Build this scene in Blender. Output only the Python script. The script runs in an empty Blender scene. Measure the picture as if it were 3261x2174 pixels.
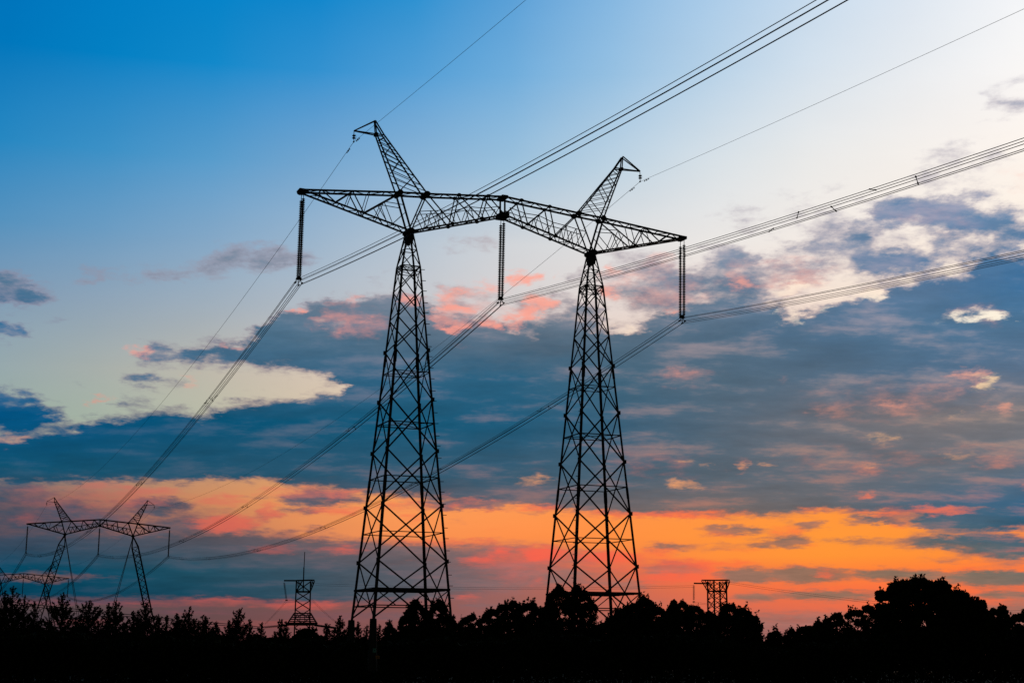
import bpy, bmesh, math, random
import numpy as np
from mathutils import Vector, Matrix

random.seed(7)
RNG = np.random.default_rng(11)
SC = bpy.context.scene
COL = SC.collection
rad = math.radians

# ------------------------------------------------------------------ camera
PHOTO_W, PHOTO_H, FOCAL = 3261.0, 2174.0, 4727.0      # photo size and focal length in pixels
PITCH, ROLL, EYE = 0.207138, -0.0019, 1.7
cam_data = bpy.data.cameras.new("camera")
cam_data.sensor_width = 36.0
cam_data.sensor_fit = 'HORIZONTAL'
cam_data.lens = FOCAL / PHOTO_W * 36.0
cam_data.clip_start = 0.5
cam_data.clip_end = 20000.0
cam = bpy.data.objects.new("camera", cam_data)
COL.objects.link(cam)
cam.matrix_world = (Matrix.Translation((0, 0, EYE)) @ Matrix.Rotation(math.pi / 2 + PITCH, 4, 'X')
                    @ Matrix.Rotation(-ROLL, 4, 'Z'))
SC.camera = cam
SC.view_settings.view_transform = 'Standard'
SC.view_settings.look = 'None'
SC.view_settings.exposure = 0.0
SC.view_settings.gamma = 1.0
SC.render.film_transparent = False
SC.cycles.use_denoising = False
SC.cycles.max_bounces = 3
SC.cycles.diffuse_bounces = 2
SC.cycles.glossy_bounces = 1
SC.cycles.sample_clamp_indirect = 2.0

# ------------------------------------------------------------------ sky
# The evening clouds as seen from the road: strokes measured in a 2352 x 1568 view of the photograph,
# turned into maps over azimuth (-20..20 degrees) and elevation.
def proj(P):
    X, Y, Z = P[0], P[1], P[2] - EYE
    c, s = math.cos(PITCH), math.sin(PITCH)
    yf, zu = Y * c + Z * s, -Y * s + Z * c
    return np.array([PHOTO_W / 2 + X / yf * FOCAL, PHOTO_H / 2 - zu / yf * FOCAL])
K=3261/2352.
GX=np.arange(0,2352,4);GY=np.arange(0,1600,4)
XX,YY=np.meshgrid(GX,GY)
cov=np.zeros(XX.shape);lit=np.zeros(XX.shape);bri=np.zeros(XX.shape)
def blur(a,s):
    n=int(3*s)+1;k=np.exp(-.5*(np.arange(-n,n+1)/s)**2);k/=k.sum()
    a=np.apply_along_axis(lambda r:np.convolve(np.pad(r,n,mode='edge'),k,'valid'),1,a)
    return np.apply_along_axis(lambda r:np.convolve(np.pad(r,n,mode='edge'),k,'valid'),0,a)
def poly(pts):
    m=np.zeros(XX.shape,bool);n=len(pts);j=n-1
    for i in range(n):
        xi,yi=pts[i];xj,yj=pts[j]
        c=((yi>YY)!=(yj>YY))
        if yi!=yj: m^=c&(XX<(xj-xi)*(YY-yi)/(yj-yi)+xi)
        j=i
    return m.astype(float)
def boxell(x0,x1,y0,y1,v,p=2.0):
    cx,cy,rx,ry=(x0+x1)/2,(y0+y1)/2,(x1-x0)/2,(y1-y0)/2
    d=(np.abs((XX-cx)/rx)**p+np.abs((YY-cy)/ry)**p)
    return v*np.clip(1.6*(1-d**.5)+.35,0,1)*(d<1.5)
def C(*a,**k):
    global cov; cov=np.maximum(cov,boxell(*a,**k))
def L(*a,**k):
    global lit; lit=np.maximum(lit,boxell(*a,**k))
def B(*a,**k):
    global bri; bri=np.maximum(bri,boxell(*a,**k))
def hole(x0,x1,y0,y1,v):
    global cov; cov=cov*(1-boxell(x0,x1,y0,y1,v))
# main bank polygon
top=[(-50,1025),(60,1010),(100,1004),(190,985),(221,971),(299,962),(374,949),(425,950),(458,963),(502,960),(508,938),(568,927),(588,930),(678,924),(731,920),(803,919),
(797,895),(778,870),(760,853),(700,848),(640,842),(590,836),(510,830),(430,830),(370,824),(330,822),(310,812),(335,801),(380,806),(430,803),(480,800),(555,796),(575,780),(590,768),(640,730),(680,712),(760,698),(800,692),(860,686),(895,691),(940,686),(985,702),(1010,735),(1060,738),(1110,738),(1160,752),(1200,765),(1240,752),(1310,738),(1350,742),(1400,762),(1450,772),(1500,735),(1560,702),(1650,692),(1764,708),(1810,742),(1850,722),(1900,700),(1960,690),(2040,668),(2100,650),(2170,640),(2400,632),(2400,1178),
(2242,1160),(2100,1178),(2050,1175),(1985,1170),(1900,1166),(1764,1177),(1650,1180),(1520,1180),(1390,1172),(1290,1166),(1176,1150),(1080,1145),(977,1140),(915,1132),(842,1128),(785,1126),(780,1117),(714,1120),(670,1114),(635,1098),(588,1096),(400,1101),(150,1104),(-50,1106)]
m=blur(poly(top),2.2); cov=np.maximum(cov,m*1.04)
# openings inside the bank
for h in [(1385,1470,742,768,.75),(1176,1236,768,785,.55),(1530,1600,734,746,.35),(1973,2036,664,683,.8),(1764,1850,650,675,.9),(1850,1950,645,668,.8),(2200,2325,712,738,.9),(770,850,733,752,.45),(700,740,740,765,.3),(1340,1460,700,752,.5),(1240,1300,742,760,.2)]: hole(*h)
# upper-right patches
for a in [(1985,2205,462,518,1),(2090,2180,435,475,.55),(2129,2300,467,530,1),(1913,2012,518,563,.8),(1850,1940,528,552,.55),(2254,2372,495,560,.85),(2117,2225,548,584,.75),(1931,2170,578,632,.9),(2213,2372,565,655,.95),(2240,2372,200,262,.30),(2060,2200,340,375,.3),(1620,1800,480,512,.42),(1700,1800,440,460,.2),(2190,2352,385,405,.25),(2250,2340,440,465,.3),
(1475,1655,618,660,.85),(1577,1780,636,690,.85),(1610,1770,576,612,.8),(1780,1900,560,600,.45),(1790,1900,610,650,.6),(1840,1930,590,620,.5),(1385,1490,578,598,.5),(1310,1360,608,640,.5),(1440,1560,668,704,.7),(1285,1390,692,730,.65),(1176,1240,742,768,.7),(1440,1520,590,612,.4),(1500,1620,660,684,.6),(1710,1800,690,715,.5),
(1000,1140,552,570,.4),(860,905,632,655,.4),(930,960,655,670,.25)]: C(*a)
# left small clouds
for a in [(-20,70,630,652,.75),(-40,140,672,701,.9),(-40,85,650,674,.8),(-30,66,747,772,.95),(-30,74,896,923,.85),(-60,142,922,996,1),(284,358,856,881,.95),(340,425,874,892,.45),(260,352,913,930,.75),(170,320,626,648,.5),(300,510,620,645,.5),(455,720,572,625,.55),(480,600,574,592,.3),(105,145,733,747,.5),(145,195,880,890,.35),(100,190,995,1022,.6),(540,600,905,925,.3),(740,770,865,880,.4),(150,300,970,1000,.8)]: C(*a)
# lower sunset zone
for a in [(-60,150,1100,1235,.55),(-60,330,1150,1240,.62),(270,455,1142,1186,.75),(300,600,1180,1240,.55),(633,842,1128,1162,.8),(648,760,1164,1182,.6),(580,645,1165,1200,.45),(940,1180,1146,1172,.75),(870,980,1130,1150,.5),(640,690,1217,1226,.6),(690,770,1208,1220,.6),(560,650,1222,1240,.7),
(1592,1780,1206,1226,.75),(1475,1610,1247,1264,.75),(1600,1720,1250,1262,.55),(1714,1790,1240,1256,.8),(1809,1905,1196,1212,.7),(1764,1870,1225,1254,.75),(1885,2055,1236,1247,.8),(1940,2105,1183,1200,.9),(1780,1830,1183,1192,.5),
(2080,2400,1164,1218,1),(2110,2180,1180,1216,.9),(2040,2400,1222,1262,.8),(2200,2400,1240,1282,.85),(2100,2240,1277,1286,.6),(2260,2400,1286,1294,.5),
(1466,1630,1288,1320,.85),(1636,1790,1300,1338,.9),(1740,1960,1298,1338,.9),(1930,2200,1305,1330,.9),(2150,2420,1306,1344,.95),(1670,1800,1360,1380,.85),(1764,2040,1352,1377,.85),(1230,1540,1328,1350,.5),(1660,1700,1325,1334,.5),(2224,2400,1355,1371,.9),(2160,2260,1358,1366,.5),
(1000,1480,1255,1300,.45),(1010,1400,1300,1350,.62),(1400,1500,1345,1362,.5),(1040,1180,1378,1402,.5)]: C(*a)
low=[(-50,1228),(200,1232),(450,1226),(588,1228),(660,1234),(720,1238),(842,1244),(1022,1250),(1176,1246),(1230,1250),(1300,1255),(1330,1262),(1500,1290),(1560,1300),(1500,1330),(1300,1350),(1150,1366),(1000,1378),(815,1384),(588,1382),(520,1374),(300,1374),(-50,1374)]
lm=blur(poly(low),2.5)*np.interp(XX,[0,500,850,1100,1300,1500],[.95,.95,.85,.62,.45,.2]); cov=np.maximum(cov,lm)
hole(-40,215,1313,1341,.8);hole(180,300,1318,1332,.5)
for a in [(-50,590,1378,1392,.5),(600,1180,1404,1425,.55),(300,620,1400,1412,.45),(1300,1600,1375,1388,.35)]: C(*a)
bot=[(1750,1402),(1900,1404),(2000,1402),(2150,1394),(2230,1382),(2400,1378),(2400,1600),(1500,1600),(1560,1425),(1650,1410)]
cov=np.maximum(cov,blur(poly(bot),2)*.6)
# lit glow
for a in [(663,701,700,719,1),(767,826,686,698,.9),(827,850,719,730,.9),(779,815,745,761,.8),(720,830,715,742,.4),(690,720,745,756,.5),(920,960,674,710,.8),(989,1066,670,683,.9),(983,1077,694,716,1),(1034,1092,716,729,.95),(985,1040,721,735,.9),(1021,1068,742,767,.9),(1050,1075,790,806,.4),(1096,1143,734,761,.95),(1087,1143,649,664,.9),(1156,1256,624,652,1),(1278,1306,627,647,.6),(1206,1272,680,707,.95),(1176,1250,706,728,1),(1160,1222,730,754,.9),(1382,1436,597,621,.8),(1385,1430,660,686,.9),(1508,1540,575,590,.7),(1660,1735,632,658,.8),(1518,1547,709,725,.9),(1500,1600,843,860,.55),(1440,1520,655,672,.5),(663,686,847,859,.8),(296,352,796,821,.85),(419,462,865,888,.7),(203,260,910,930,.95),(508,552,793,802,.8),(-30,60,998,1020,.7),(430,480,799,806,.5),(588,610,926,932,.7),(720,810,914,922,.5),(1818,1868,575,602,.35),(1830,1900,600,625,.35),(1840,1910,625,660,.25),(2285,2372,470,500,.25),(2290,2372,410,430,.3),
(1850,1960,930,965,.35),(1991,2089,918,941,.7),(2183,2293,847,866,.85),(2272,2340,920,945,.75),(2050,2150,945,960,.25),(2100,2250,870,905,.35),(1960,1990,1000,1010,.3),(1950,2050,1060,1085,.5),(1780,1830,860,880,.35),(2140,2360,1010,1050,.25),(2200,2400,1040,1075,.35),(2330,2400,1100,1120,.5),(1680,1730,1055,1080,.5),
(1968,2000,1126,1144,1),(2008,2026,1132,1141,.9),(2056,2076,1128,1137,.6),(2063,2250,1158,1180,.8),(1980,2100,1174,1184,.7),(2300,2400,1255,1262,.8),(2210,2300,1268,1275,.8),(2030,2110,1196,1208,.8),
(-30,400,1108,1180,.45),(40,130,1120,1135,.5),(160,280,1105,1125,.75),(250,420,1118,1140,.85),(0,120,1190,1205,.4),(40,75,1190,1202,.7),(170,215,1188,1205,.5),(430,590,1135,1165,.6),(433,600,1180,1225,.95),(240,260,1205,1218,.5),(460,590,1205,1222,.9),(588,645,1150,1200,.7),(600,842,1118,1150,.5),(700,842,1128,1140,.7),(690,850,1163,1182,.85),(588,645,1120,1132,.7),(560,700,1250,1275,.45),(690,860,1250,1275,.4),(749,770,1258,1266,1),(775,795,1259,1268,1),(800,824,1259,1268,1),
(900,1000,1178,1195,.6),(977,1180,1160,1175,.5),(1010,1040,1130,1138,.9),(1021,1180,1144,1154,.6),(1054,1150,1279,1292,.95),(1120,1180,1256,1274,.9),(1176,1310,1252,1292,.85),(1300,1420,1262,1290,.6),(1120,1260,1300,1350,.3),(1235,1260,1320,1336,.7),(1285,1300,1324,1335,.7),(1215,1240,1335,1348,.5),(1390,1480,1280,1292,.5),
(1470,1560,1255,1275,.6),(1600,1700,1220,1230,.7),(1640,1780,1256,1268,.5),(1764,1860,1205,1232,.6),(1820,1900,1245,1256,.6),(1560,1660,1180,1190,.7),(1800,1990,1165,1176,.6),(1590,1640,1178,1186,.6),
(1440,1680,1310,1340,.7),(1560,1660,1300,1312,.6),(1764,1900,1292,1302,.6),(1868,1925,1306,1324,.85),(2190,2260,1298,1310,.7),(2270,2300,1306,1312,.8),(1500,2360,1336,1360,.35),(1550,1760,1385,1400,.4),
(-30,815,1376,1392,.45),(588,815,1382,1400,.8),(1036,1110,1364,1380,.6),(390,600,1372,1384,.7),(815,1000,1386,1396,.5)]: L(*a)
for a in [(10,110,1112,1118,.5),(140,250,1128,1136,.5),(60,230,1150,1158,.55),(240,330,1158,1168,.5),(0,90,1172,1180,.5),(120,260,1182,1190,.5),(560,640,1140,1146,.5),(470,560,1168,1176,.5),(520,600,1190,1196,.45),(330,450,1196,1204,.55),(860,960,1160,1166,.45),(1180,1290,1172,1178,.5),(1000,1090,1196,1202,.4),(1250,1330,1196,1201,.4),(1350,1480,1180,1186,.5)]: C(*a)
for a in [(150,330,1140,1147,.8),(230,420,1150,1157,.9),(330,470,1128,1134,.8),(600,700,1186,1192,.8),(480,620,1200,1208,.9),(20,110,1183,1189,.6),(250,330,1196,1202,.6),(930,1010,1206,1212,.6),(1110,1170,1214,1220,.6),(1250,1400,1228,1234,.7),(1490,1600,1236,1242,.7),(1660,1760,1228,1234,.6)]: L(*a)
for a in [(850,1010,1152,1166,.7),(1176,1310,1158,1172,.8),(1290,1760,1172,1187,.85),(1330,1490,1262,1290,.8),(1480,1780,1286,1302,.8),(850,1180,1238,1252,.6),(1900,2100,1168,1178,.6)]: L(*a)
L(-30,200,1384,1394,.5);L(230,420,1386,1392,.6);L(330,560,1404,1412,.55);L(90,300,1420,1440,.5);L(420,800,1428,1440,.6);L(500,600,1382,1388,.8)
# bright gaps
for a in [(1400,1460,745,766,.7),(1973,2040,662,686,1),(1764,1860,652,680,.7),(1870,1950,650,668,.5),(2200,2330,712,739,1),(2255,2320,716,735,1),(2140,2220,722,732,.5),(1810,1840,715,742,.8),(1764,1790,708,730,.7),(1880,1920,695,712,.5),(1930,1950,690,702,.4),(2236,2300,856,890,.9),(2200,2260,852,864,.6),(2184,2214,936,950,.95),(2150,2200,900,915,.3),(1994,2075,990,1006,1),(2019,2074,1018,1031,.8),(2209,2230,952,965,.6),(2245,2260,970,982,.5),(2190,2260,900,915,.35),(1992,2010,950,958,.6),(2110,2170,875,890,.3),
(1968,1990,1070,1080,.7),(1985,2030,1064,1073,.9),(2022,2042,1054,1066,.9),(2153,2255,1038,1054,.6),(2275,2330,1040,1049,.5),(1764,1795,1062,1072,.8),(1840,1870,1080,1092,.5),(2090,2130,1088,1096,.4),(1508,1562,1027,1036,.7),(1559,1604,1048,1062,.9),(1612,1642,1062,1073,.9),(1678,1728,1060,1077,.95),(1735,1770,1058,1070,.8),(1520,1592,1098,1114,.9),(1550,1632,1111,1121,.95),(1182,1285,1090,1112,.75),(1430,1460,1002,1012,.4),(1010,1070,1140,1150,.4),(1250,1300,1112,1122,.3),(1640,1700,1024,1040,.3),(1060,1110,1095,1105,.35),(1090,1140,1140,1150,.5),(1330,1370,860,885,.25),(1260,1310,1010,1030,.3),(1750,1800,1028,1045,.4),(1480,1600,985,1000,.3),(1250,1350,1130,1142,.3),(735,800,740,760,.4)]: B(*a)
# broken, mottled cloud field right of the middle and a warm wash over the lower right of the bank
def fill(A,x0,x1,y0,y1,v):
    return np.maximum(A,v*np.clip(1.5*(1-np.hypot((XX-(x0+x1)/2)/((x1-x0)/2),(YY-(y0+y1)/2)/((y1-y0)/2))),0,1))
for a in [(1340,1640,570,760,.46),(1500,1900,560,720,.46),(1740,2180,490,670,.36),(2080,2420,470,640,.30),(1130,1420,660,770,.42),(930,1160,650,740,.4),(2060,2400,330,440,.25),(1750,2000,440,540,.25)]: cov=fill(cov,*a)
for a in [(900,1290,610,790,.24),(1340,1700,570,740,.30),(1600,2000,560,700,.30),(1900,2352,380,640,.14),(1700,2400,830,1010,.22),(1600,2400,980,1130,.20),(1450,1700,820,900,.25),(700,960,690,800,.35),(1300,1700,1000,1130,.22),(1000,1400,1240,1340,.35),(-100,500,1110,1240,.25),(1200,1700,1255,1330,.45)]: lit=fill(lit,*a)
for a in [(318,400,802,818,.8),(380,480,803,824,1),(460,600,798,830,1),(570,700,760,825,1),(-40,140,928,990,1),(-40,130,676,700,1),(-30,62,750,770,1),(286,354,859,878,1),(264,345,915,926,.9),(460,700,578,612,.62),(300,520,626,640,.6),(180,320,627,642,.6)]: C(*a)
hi=np.exp(-np.clip(YY-1000,0,None)/90.)
soft=blur(cov,3.0);bri=bri*np.where(YY>840,.72,1.)
halo=blur(bri,5.0);lit=np.maximum(lit,np.clip(halo*.9,0,.5))
cov=blur(cov,.9);cov=cov*(1-.75*hi)+soft*.75*hi
lit=blur(lit,1.2);bri=blur(bri,1.0)
CX=[0,400,800,1176,1500,1800,2100,2352]
S={0:[(0,112,185),(0,128,198),(10,135,205),(90,160,215),(150,192,228),(190,214,236),(218,229,241),(244,246,250)],
200:[(0,125,190),(10,135,200),(70,150,210),(115,175,220),(168,202,229),(212,225,236),(238,239,240),(253,249,244)],
400:[(62,142,196),(92,156,203),(132,172,208),(160,195,220),(206,219,228),(236,235,232),(248,241,234),(254,243,234)],
550:[(92,146,186),(124,164,198),(162,185,206),(210,214,218),(229,228,227),(242,235,229),(250,238,226),(253,240,224)],
700:[(134,157,180),(153,170,184),(185,192,200),(215,210,210),(236,220,212),(243,222,208),(250,230,210),(253,236,215)],
850:[(148,168,172),(182,180,168),(220,200,182),(225,200,180),(235,205,180),(245,210,180),(250,215,180),(255,225,190)],
960:[(150,168,158),(178,188,170),(222,202,175),(230,195,165),(240,190,150),(245,195,150),(250,200,150),(255,205,155)],
1060:[(165,160,150),(180,150,125),(220,165,115),(240,165,105),(250,165,95),(255,170,95),(255,175,95),(255,175,95)],
1110:[(112,98,100),(196,138,100),(235,160,100),(245,158,90),(252,155,80),(255,155,72),(255,155,68),(255,145,75)],
1150:[(108,94,96),(196,134,95),(248,158,90),(252,155,85),(255,150,72),(255,150,65),(255,150,60),(255,140,70)],
1230:[(92,82,90),(160,108,92),(245,148,88),(255,145,75),(255,145,65),(255,152,58),(255,152,55),(255,140,65)],
1275:[(88,80,88),(112,92,92),(165,108,88),(225,122,80),(255,140,65),(255,150,55),(255,148,55),(255,130,65)],
1320:[(150,105,88),(115,88,88),(122,92,90),(165,102,92),(228,110,74),(255,125,60),(255,122,58),(255,115,65)],
1400:[(72,66,74),(90,74,76),(128,82,80),(150,98,92),(205,106,86),(238,105,75),(238,105,75),(240,105,75)],
1470:[(66,58,66),(116,72,74),(132,80,80),(142,94,90),(160,105,98),(165,108,100),(165,108,102),(165,108,102)]}
D={500:[(70,120,160),(100,130,155),(120,140,160),(150,155,165),(165,170,185),(120,142,170),(90,128,165),(110,140,172)],
650:[(82,122,152),(120,140,160),(115,132,152),(140,145,155),(115,135,155),(108,130,155),(95,125,158),(50,108,155)],
750:[(45,105,150),(70,115,145),(88,112,132),(108,118,134),(86,108,127),(78,108,135),(80,115,145),(85,120,150)],
850:[(70,120,150),(72,108,138),(56,100,130),(46,98,128),(76,103,121),(86,108,128),(78,108,135),(95,115,140)],
950:[(0,84,134),(10,82,118),(16,86,118),(32,92,124),(66,98,122),(102,110,122),(120,115,118),(124,119,120)],
1050:[(0,82,116),(0,78,108),(14,84,114),(34,88,116),(74,99,116),(110,110,116),(120,114,114),(110,113,120)],
1130:[(45,80,102),(65,85,105),(70,90,110),(80,95,110),(85,100,112),(92,104,116),(80,104,126),(65,105,138)],
1210:[(75,72,88),(105,85,92),(135,100,98),(130,105,102),(150,110,95),(150,108,85),(88,102,112),(18,88,122)],
1300:[(0,72,100),(30,80,100),(72,85,98),(132,105,105),(160,115,100),(150,112,92),(140,112,90),(105,112,108)],
1370:[(0,62,88),(15,68,90),(55,80,95),(125,105,105),(165,112,98),(150,112,92),(148,110,90),(140,110,95)],
1450:[(70,62,74),(100,72,80),(118,85,88),(140,98,95),(155,108,102),(162,108,103),(162,110,105),(165,110,105)]}
Lc={650:[(255,170,150)]*8,800:[(235,165,150),(250,160,145),(255,152,138),(255,155,140),(250,165,145),(235,160,140),(235,165,150),(240,175,155)],
1000:[(200,150,130),(215,140,120),(225,140,120),(230,145,120),(235,145,115),(215,150,125),(225,150,120),(220,150,125)],
1150:[(142,86,88),(208,108,90),(245,118,85),(255,110,75),(255,115,75),(255,115,72),(255,112,75),(235,130,100)],
1260:[(150,85,85),(215,95,80),(235,100,80),(255,98,75),(255,100,72),(255,110,65),(255,110,65),(250,105,70)],
1390:[(160,80,80),(190,88,80),(215,92,80),(235,100,85),(250,100,72),(252,100,72),(250,100,72),(245,105,75)]}
Bc={650:[(255,236,215)]*8,740:[(220,215,205)]*2+[(235,215,200)]*2+[(255,236,212)]*2+[(255,246,225)]*2,900:[(240,205,165)]*6+[(255,214,158)]*2,1050:[(235,165,115)]*4+[(255,178,118)]*4,1120:[(235,160,110)]*4+[(255,165,100)]*4}
def coarse(T,x,y):
    ks=sorted(T);y=np.clip(y,ks[0],ks[-1]);j=max(i for i,k in enumerate(ks) if k<=y);j=min(j,len(ks)-2)
    t=(y-ks[j])/(ks[j+1]-ks[j]);x=np.clip(x,0,2352)
    f=lambda k:np.array([np.interp(x,CX,[c[i] for c in T[k]]) for i in range(3)])
    return f(ks[j])*(1-t)+f(ks[j+1])*t
AZ=np.linspace(-20,20,128)
EL=[-1,.3]+[round(.5+.16*i,2) for i in range(42)]+[round(7.2+.25*i,2) for i in range(28)]+[14.3,14.7,15.1,15.6,16.3,17,18,19,20,21,22,24.5]
def px(a,e):
    a,e=np.radians(a),np.radians(e); d=np.array([np.sin(a)*np.cos(e),np.cos(a)*np.cos(e),np.sin(e)]); return proj(d+[0,0,1.7])/K
def samp(A,x,y):
    x=np.clip(x/4,0,A.shape[1]-1.001);y=np.clip(y/4,0,A.shape[0]-1.001);i,j=int(y),int(x);a,b=y-i,x-j
    return A[i,j]*(1-a)*(1-b)+A[i,j+1]*(1-a)*b+A[i+1,j]*a*(1-b)+A[i+1,j+1]*a*b
CLOUD_EL = EL
CLOUD_ROWS = []
for e in EL:
    r = [[], [], []]
    for a in AZ:
        x, y = px(a, e)
        for k, A in enumerate((cov, lit, bri)):
            r[k].append(float(samp(A, x, y)))
    CLOUD_ROWS.append(r)
AZC = np.linspace(-20, 20, 11)


def table(T, els):
    return [(e, [tuple(coarse(T, *px(a, e))) for a in AZC]) for e in els]


CLEAR_ROWS = table(S, [.5, 1.3, 2.2, 3, 3.6, 4.4, 5, 5.7, 6.8, 8.6, 10.4, 13, 15.6, 18.5, 22, 25])
DARK_ROWS = table(D, [.8, 2, 3, 4.2, 5.4, 6.6, 8.6, 10.4, 12, 13.6, 16])
GLOW_ROWS = table(Lc, [1.6, 3.6, 5.2, 7.6, 11, 13.6])
GAP_ROWS = table(Bc, [5.6, 6.8, 9.4, 12.2, 13.6])

SUN_EL, SUN_AZ = rad(1.5), rad(13.0)


def srgb(v):
    v = v / 255.0
    return v / 12.92 if v <= 0.04045 else ((v + 0.055) / 1.055) ** 2.4


class Nodes:
    """small helper for chaining shader nodes"""

    def __init__(self, tree):
        self.t = tree

    def new(self, kind, **kw):
        n = self.t.nodes.new(kind)
        for k, v in kw.items():
            setattr(n, k, v)
        return n

    def plug(self, sock, v):
        if isinstance(v, bpy.types.NodeSocket):
            self.t.links.new(v, sock)
        else:
            sock.default_value = v

    def m(self, op, a, b=0.0, c=0.0, clamp=False):
        n = self.new('ShaderNodeMath', operation=op, use_clamp=clamp)
        for s, v in zip(n.inputs, (a, b, c)):
            self.plug(s, v)
        return n.outputs[0]

    def step(self, x, lo, hi, smooth=True):
        n = self.new('ShaderNodeMapRange', interpolation_type='SMOOTHSTEP' if smooth else 'LINEAR', clamp=True)
        self.plug(n.inputs['Value'], x)
        n.inputs['From Min'].default_value = lo
        n.inputs['From Max'].default_value = hi
        return n.outputs['Result']

    def mix(self, f, a, b):
        n = self.new('ShaderNodeMix', data_type='RGBA', clamp_factor=True)
        self.plug(n.inputs[0], f)
        self.plug(n.inputs[6], a)
        self.plug(n.inputs[7], b)
        return n.outputs[2]

    def scale_col(self, col, f):
        n = self.new('ShaderNodeVectorMath', operation='SCALE')
        self.plug(n.inputs[0], col)
        self.plug(n.inputs['Scale'], f)
        return n.outputs[0]

    def noise(self, vec, scale, detail, rough=0.55, w=None):
        n = self.new('ShaderNodeTexNoise', noise_dimensions='2D', normalize=True)
        self.plug(n.inputs['Vector'], vec)
        n.inputs['Scale'].default_value = scale
        n.inputs['Detail'].default_value = detail
        n.inputs['Roughness'].default_value = rough
        return n

    def ramp(self, fac, cols):
        n = self.new('ShaderNodeValToRGB')
        cr = n.color_ramp
        cr.interpolation = 'LINEAR'
        k = len(cols)
        for i in range(1, k - 1):
            cr.elements.new(i / (k - 1))
        flat = []
        for c in cols:
            flat += [c[0], c[1], c[2], 1.0]
        cr.elements.foreach_set('color', flat)
        self.plug(n.inputs[0], fac)
        return n.outputs[0]

    def after(self, prev, vec):
        """vec, evaluated after prev (keeps the shader stack small)"""
        if prev is None or not isinstance(prev, bpy.types.NodeSocket):
            return vec
        n = self.new('ShaderNodeVectorMath', operation='MULTIPLY_ADD')
        self.plug(n.inputs[0], prev)
        n.inputs[1].default_value = (1e-9, 1e-9, 1e-9)
        self.plug(n.inputs[2], vec)
        return n.outputs[0]

    def curves(self, vec, chans):
        n = self.new('ShaderNodeRGBCurve')
        for c, ys in zip(n.mapping.curves, chans):
            k = len(ys) - 1
            c.points[0].location = (0.0, ys[0])
            c.points[1].location = (1.0, ys[k])
            last = 0.0
            for i in range(1, k):
                if ys[i] == ys[i - 1] == ys[i + 1]:
                    continue
                c.points.new(i / k, ys[i])
            for p in c.points:
                p.handle_type = 'VECTOR'
        n.mapping.update()
        self.plug(n.inputs['Color'], vec)
        return n.outputs[0]


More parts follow.
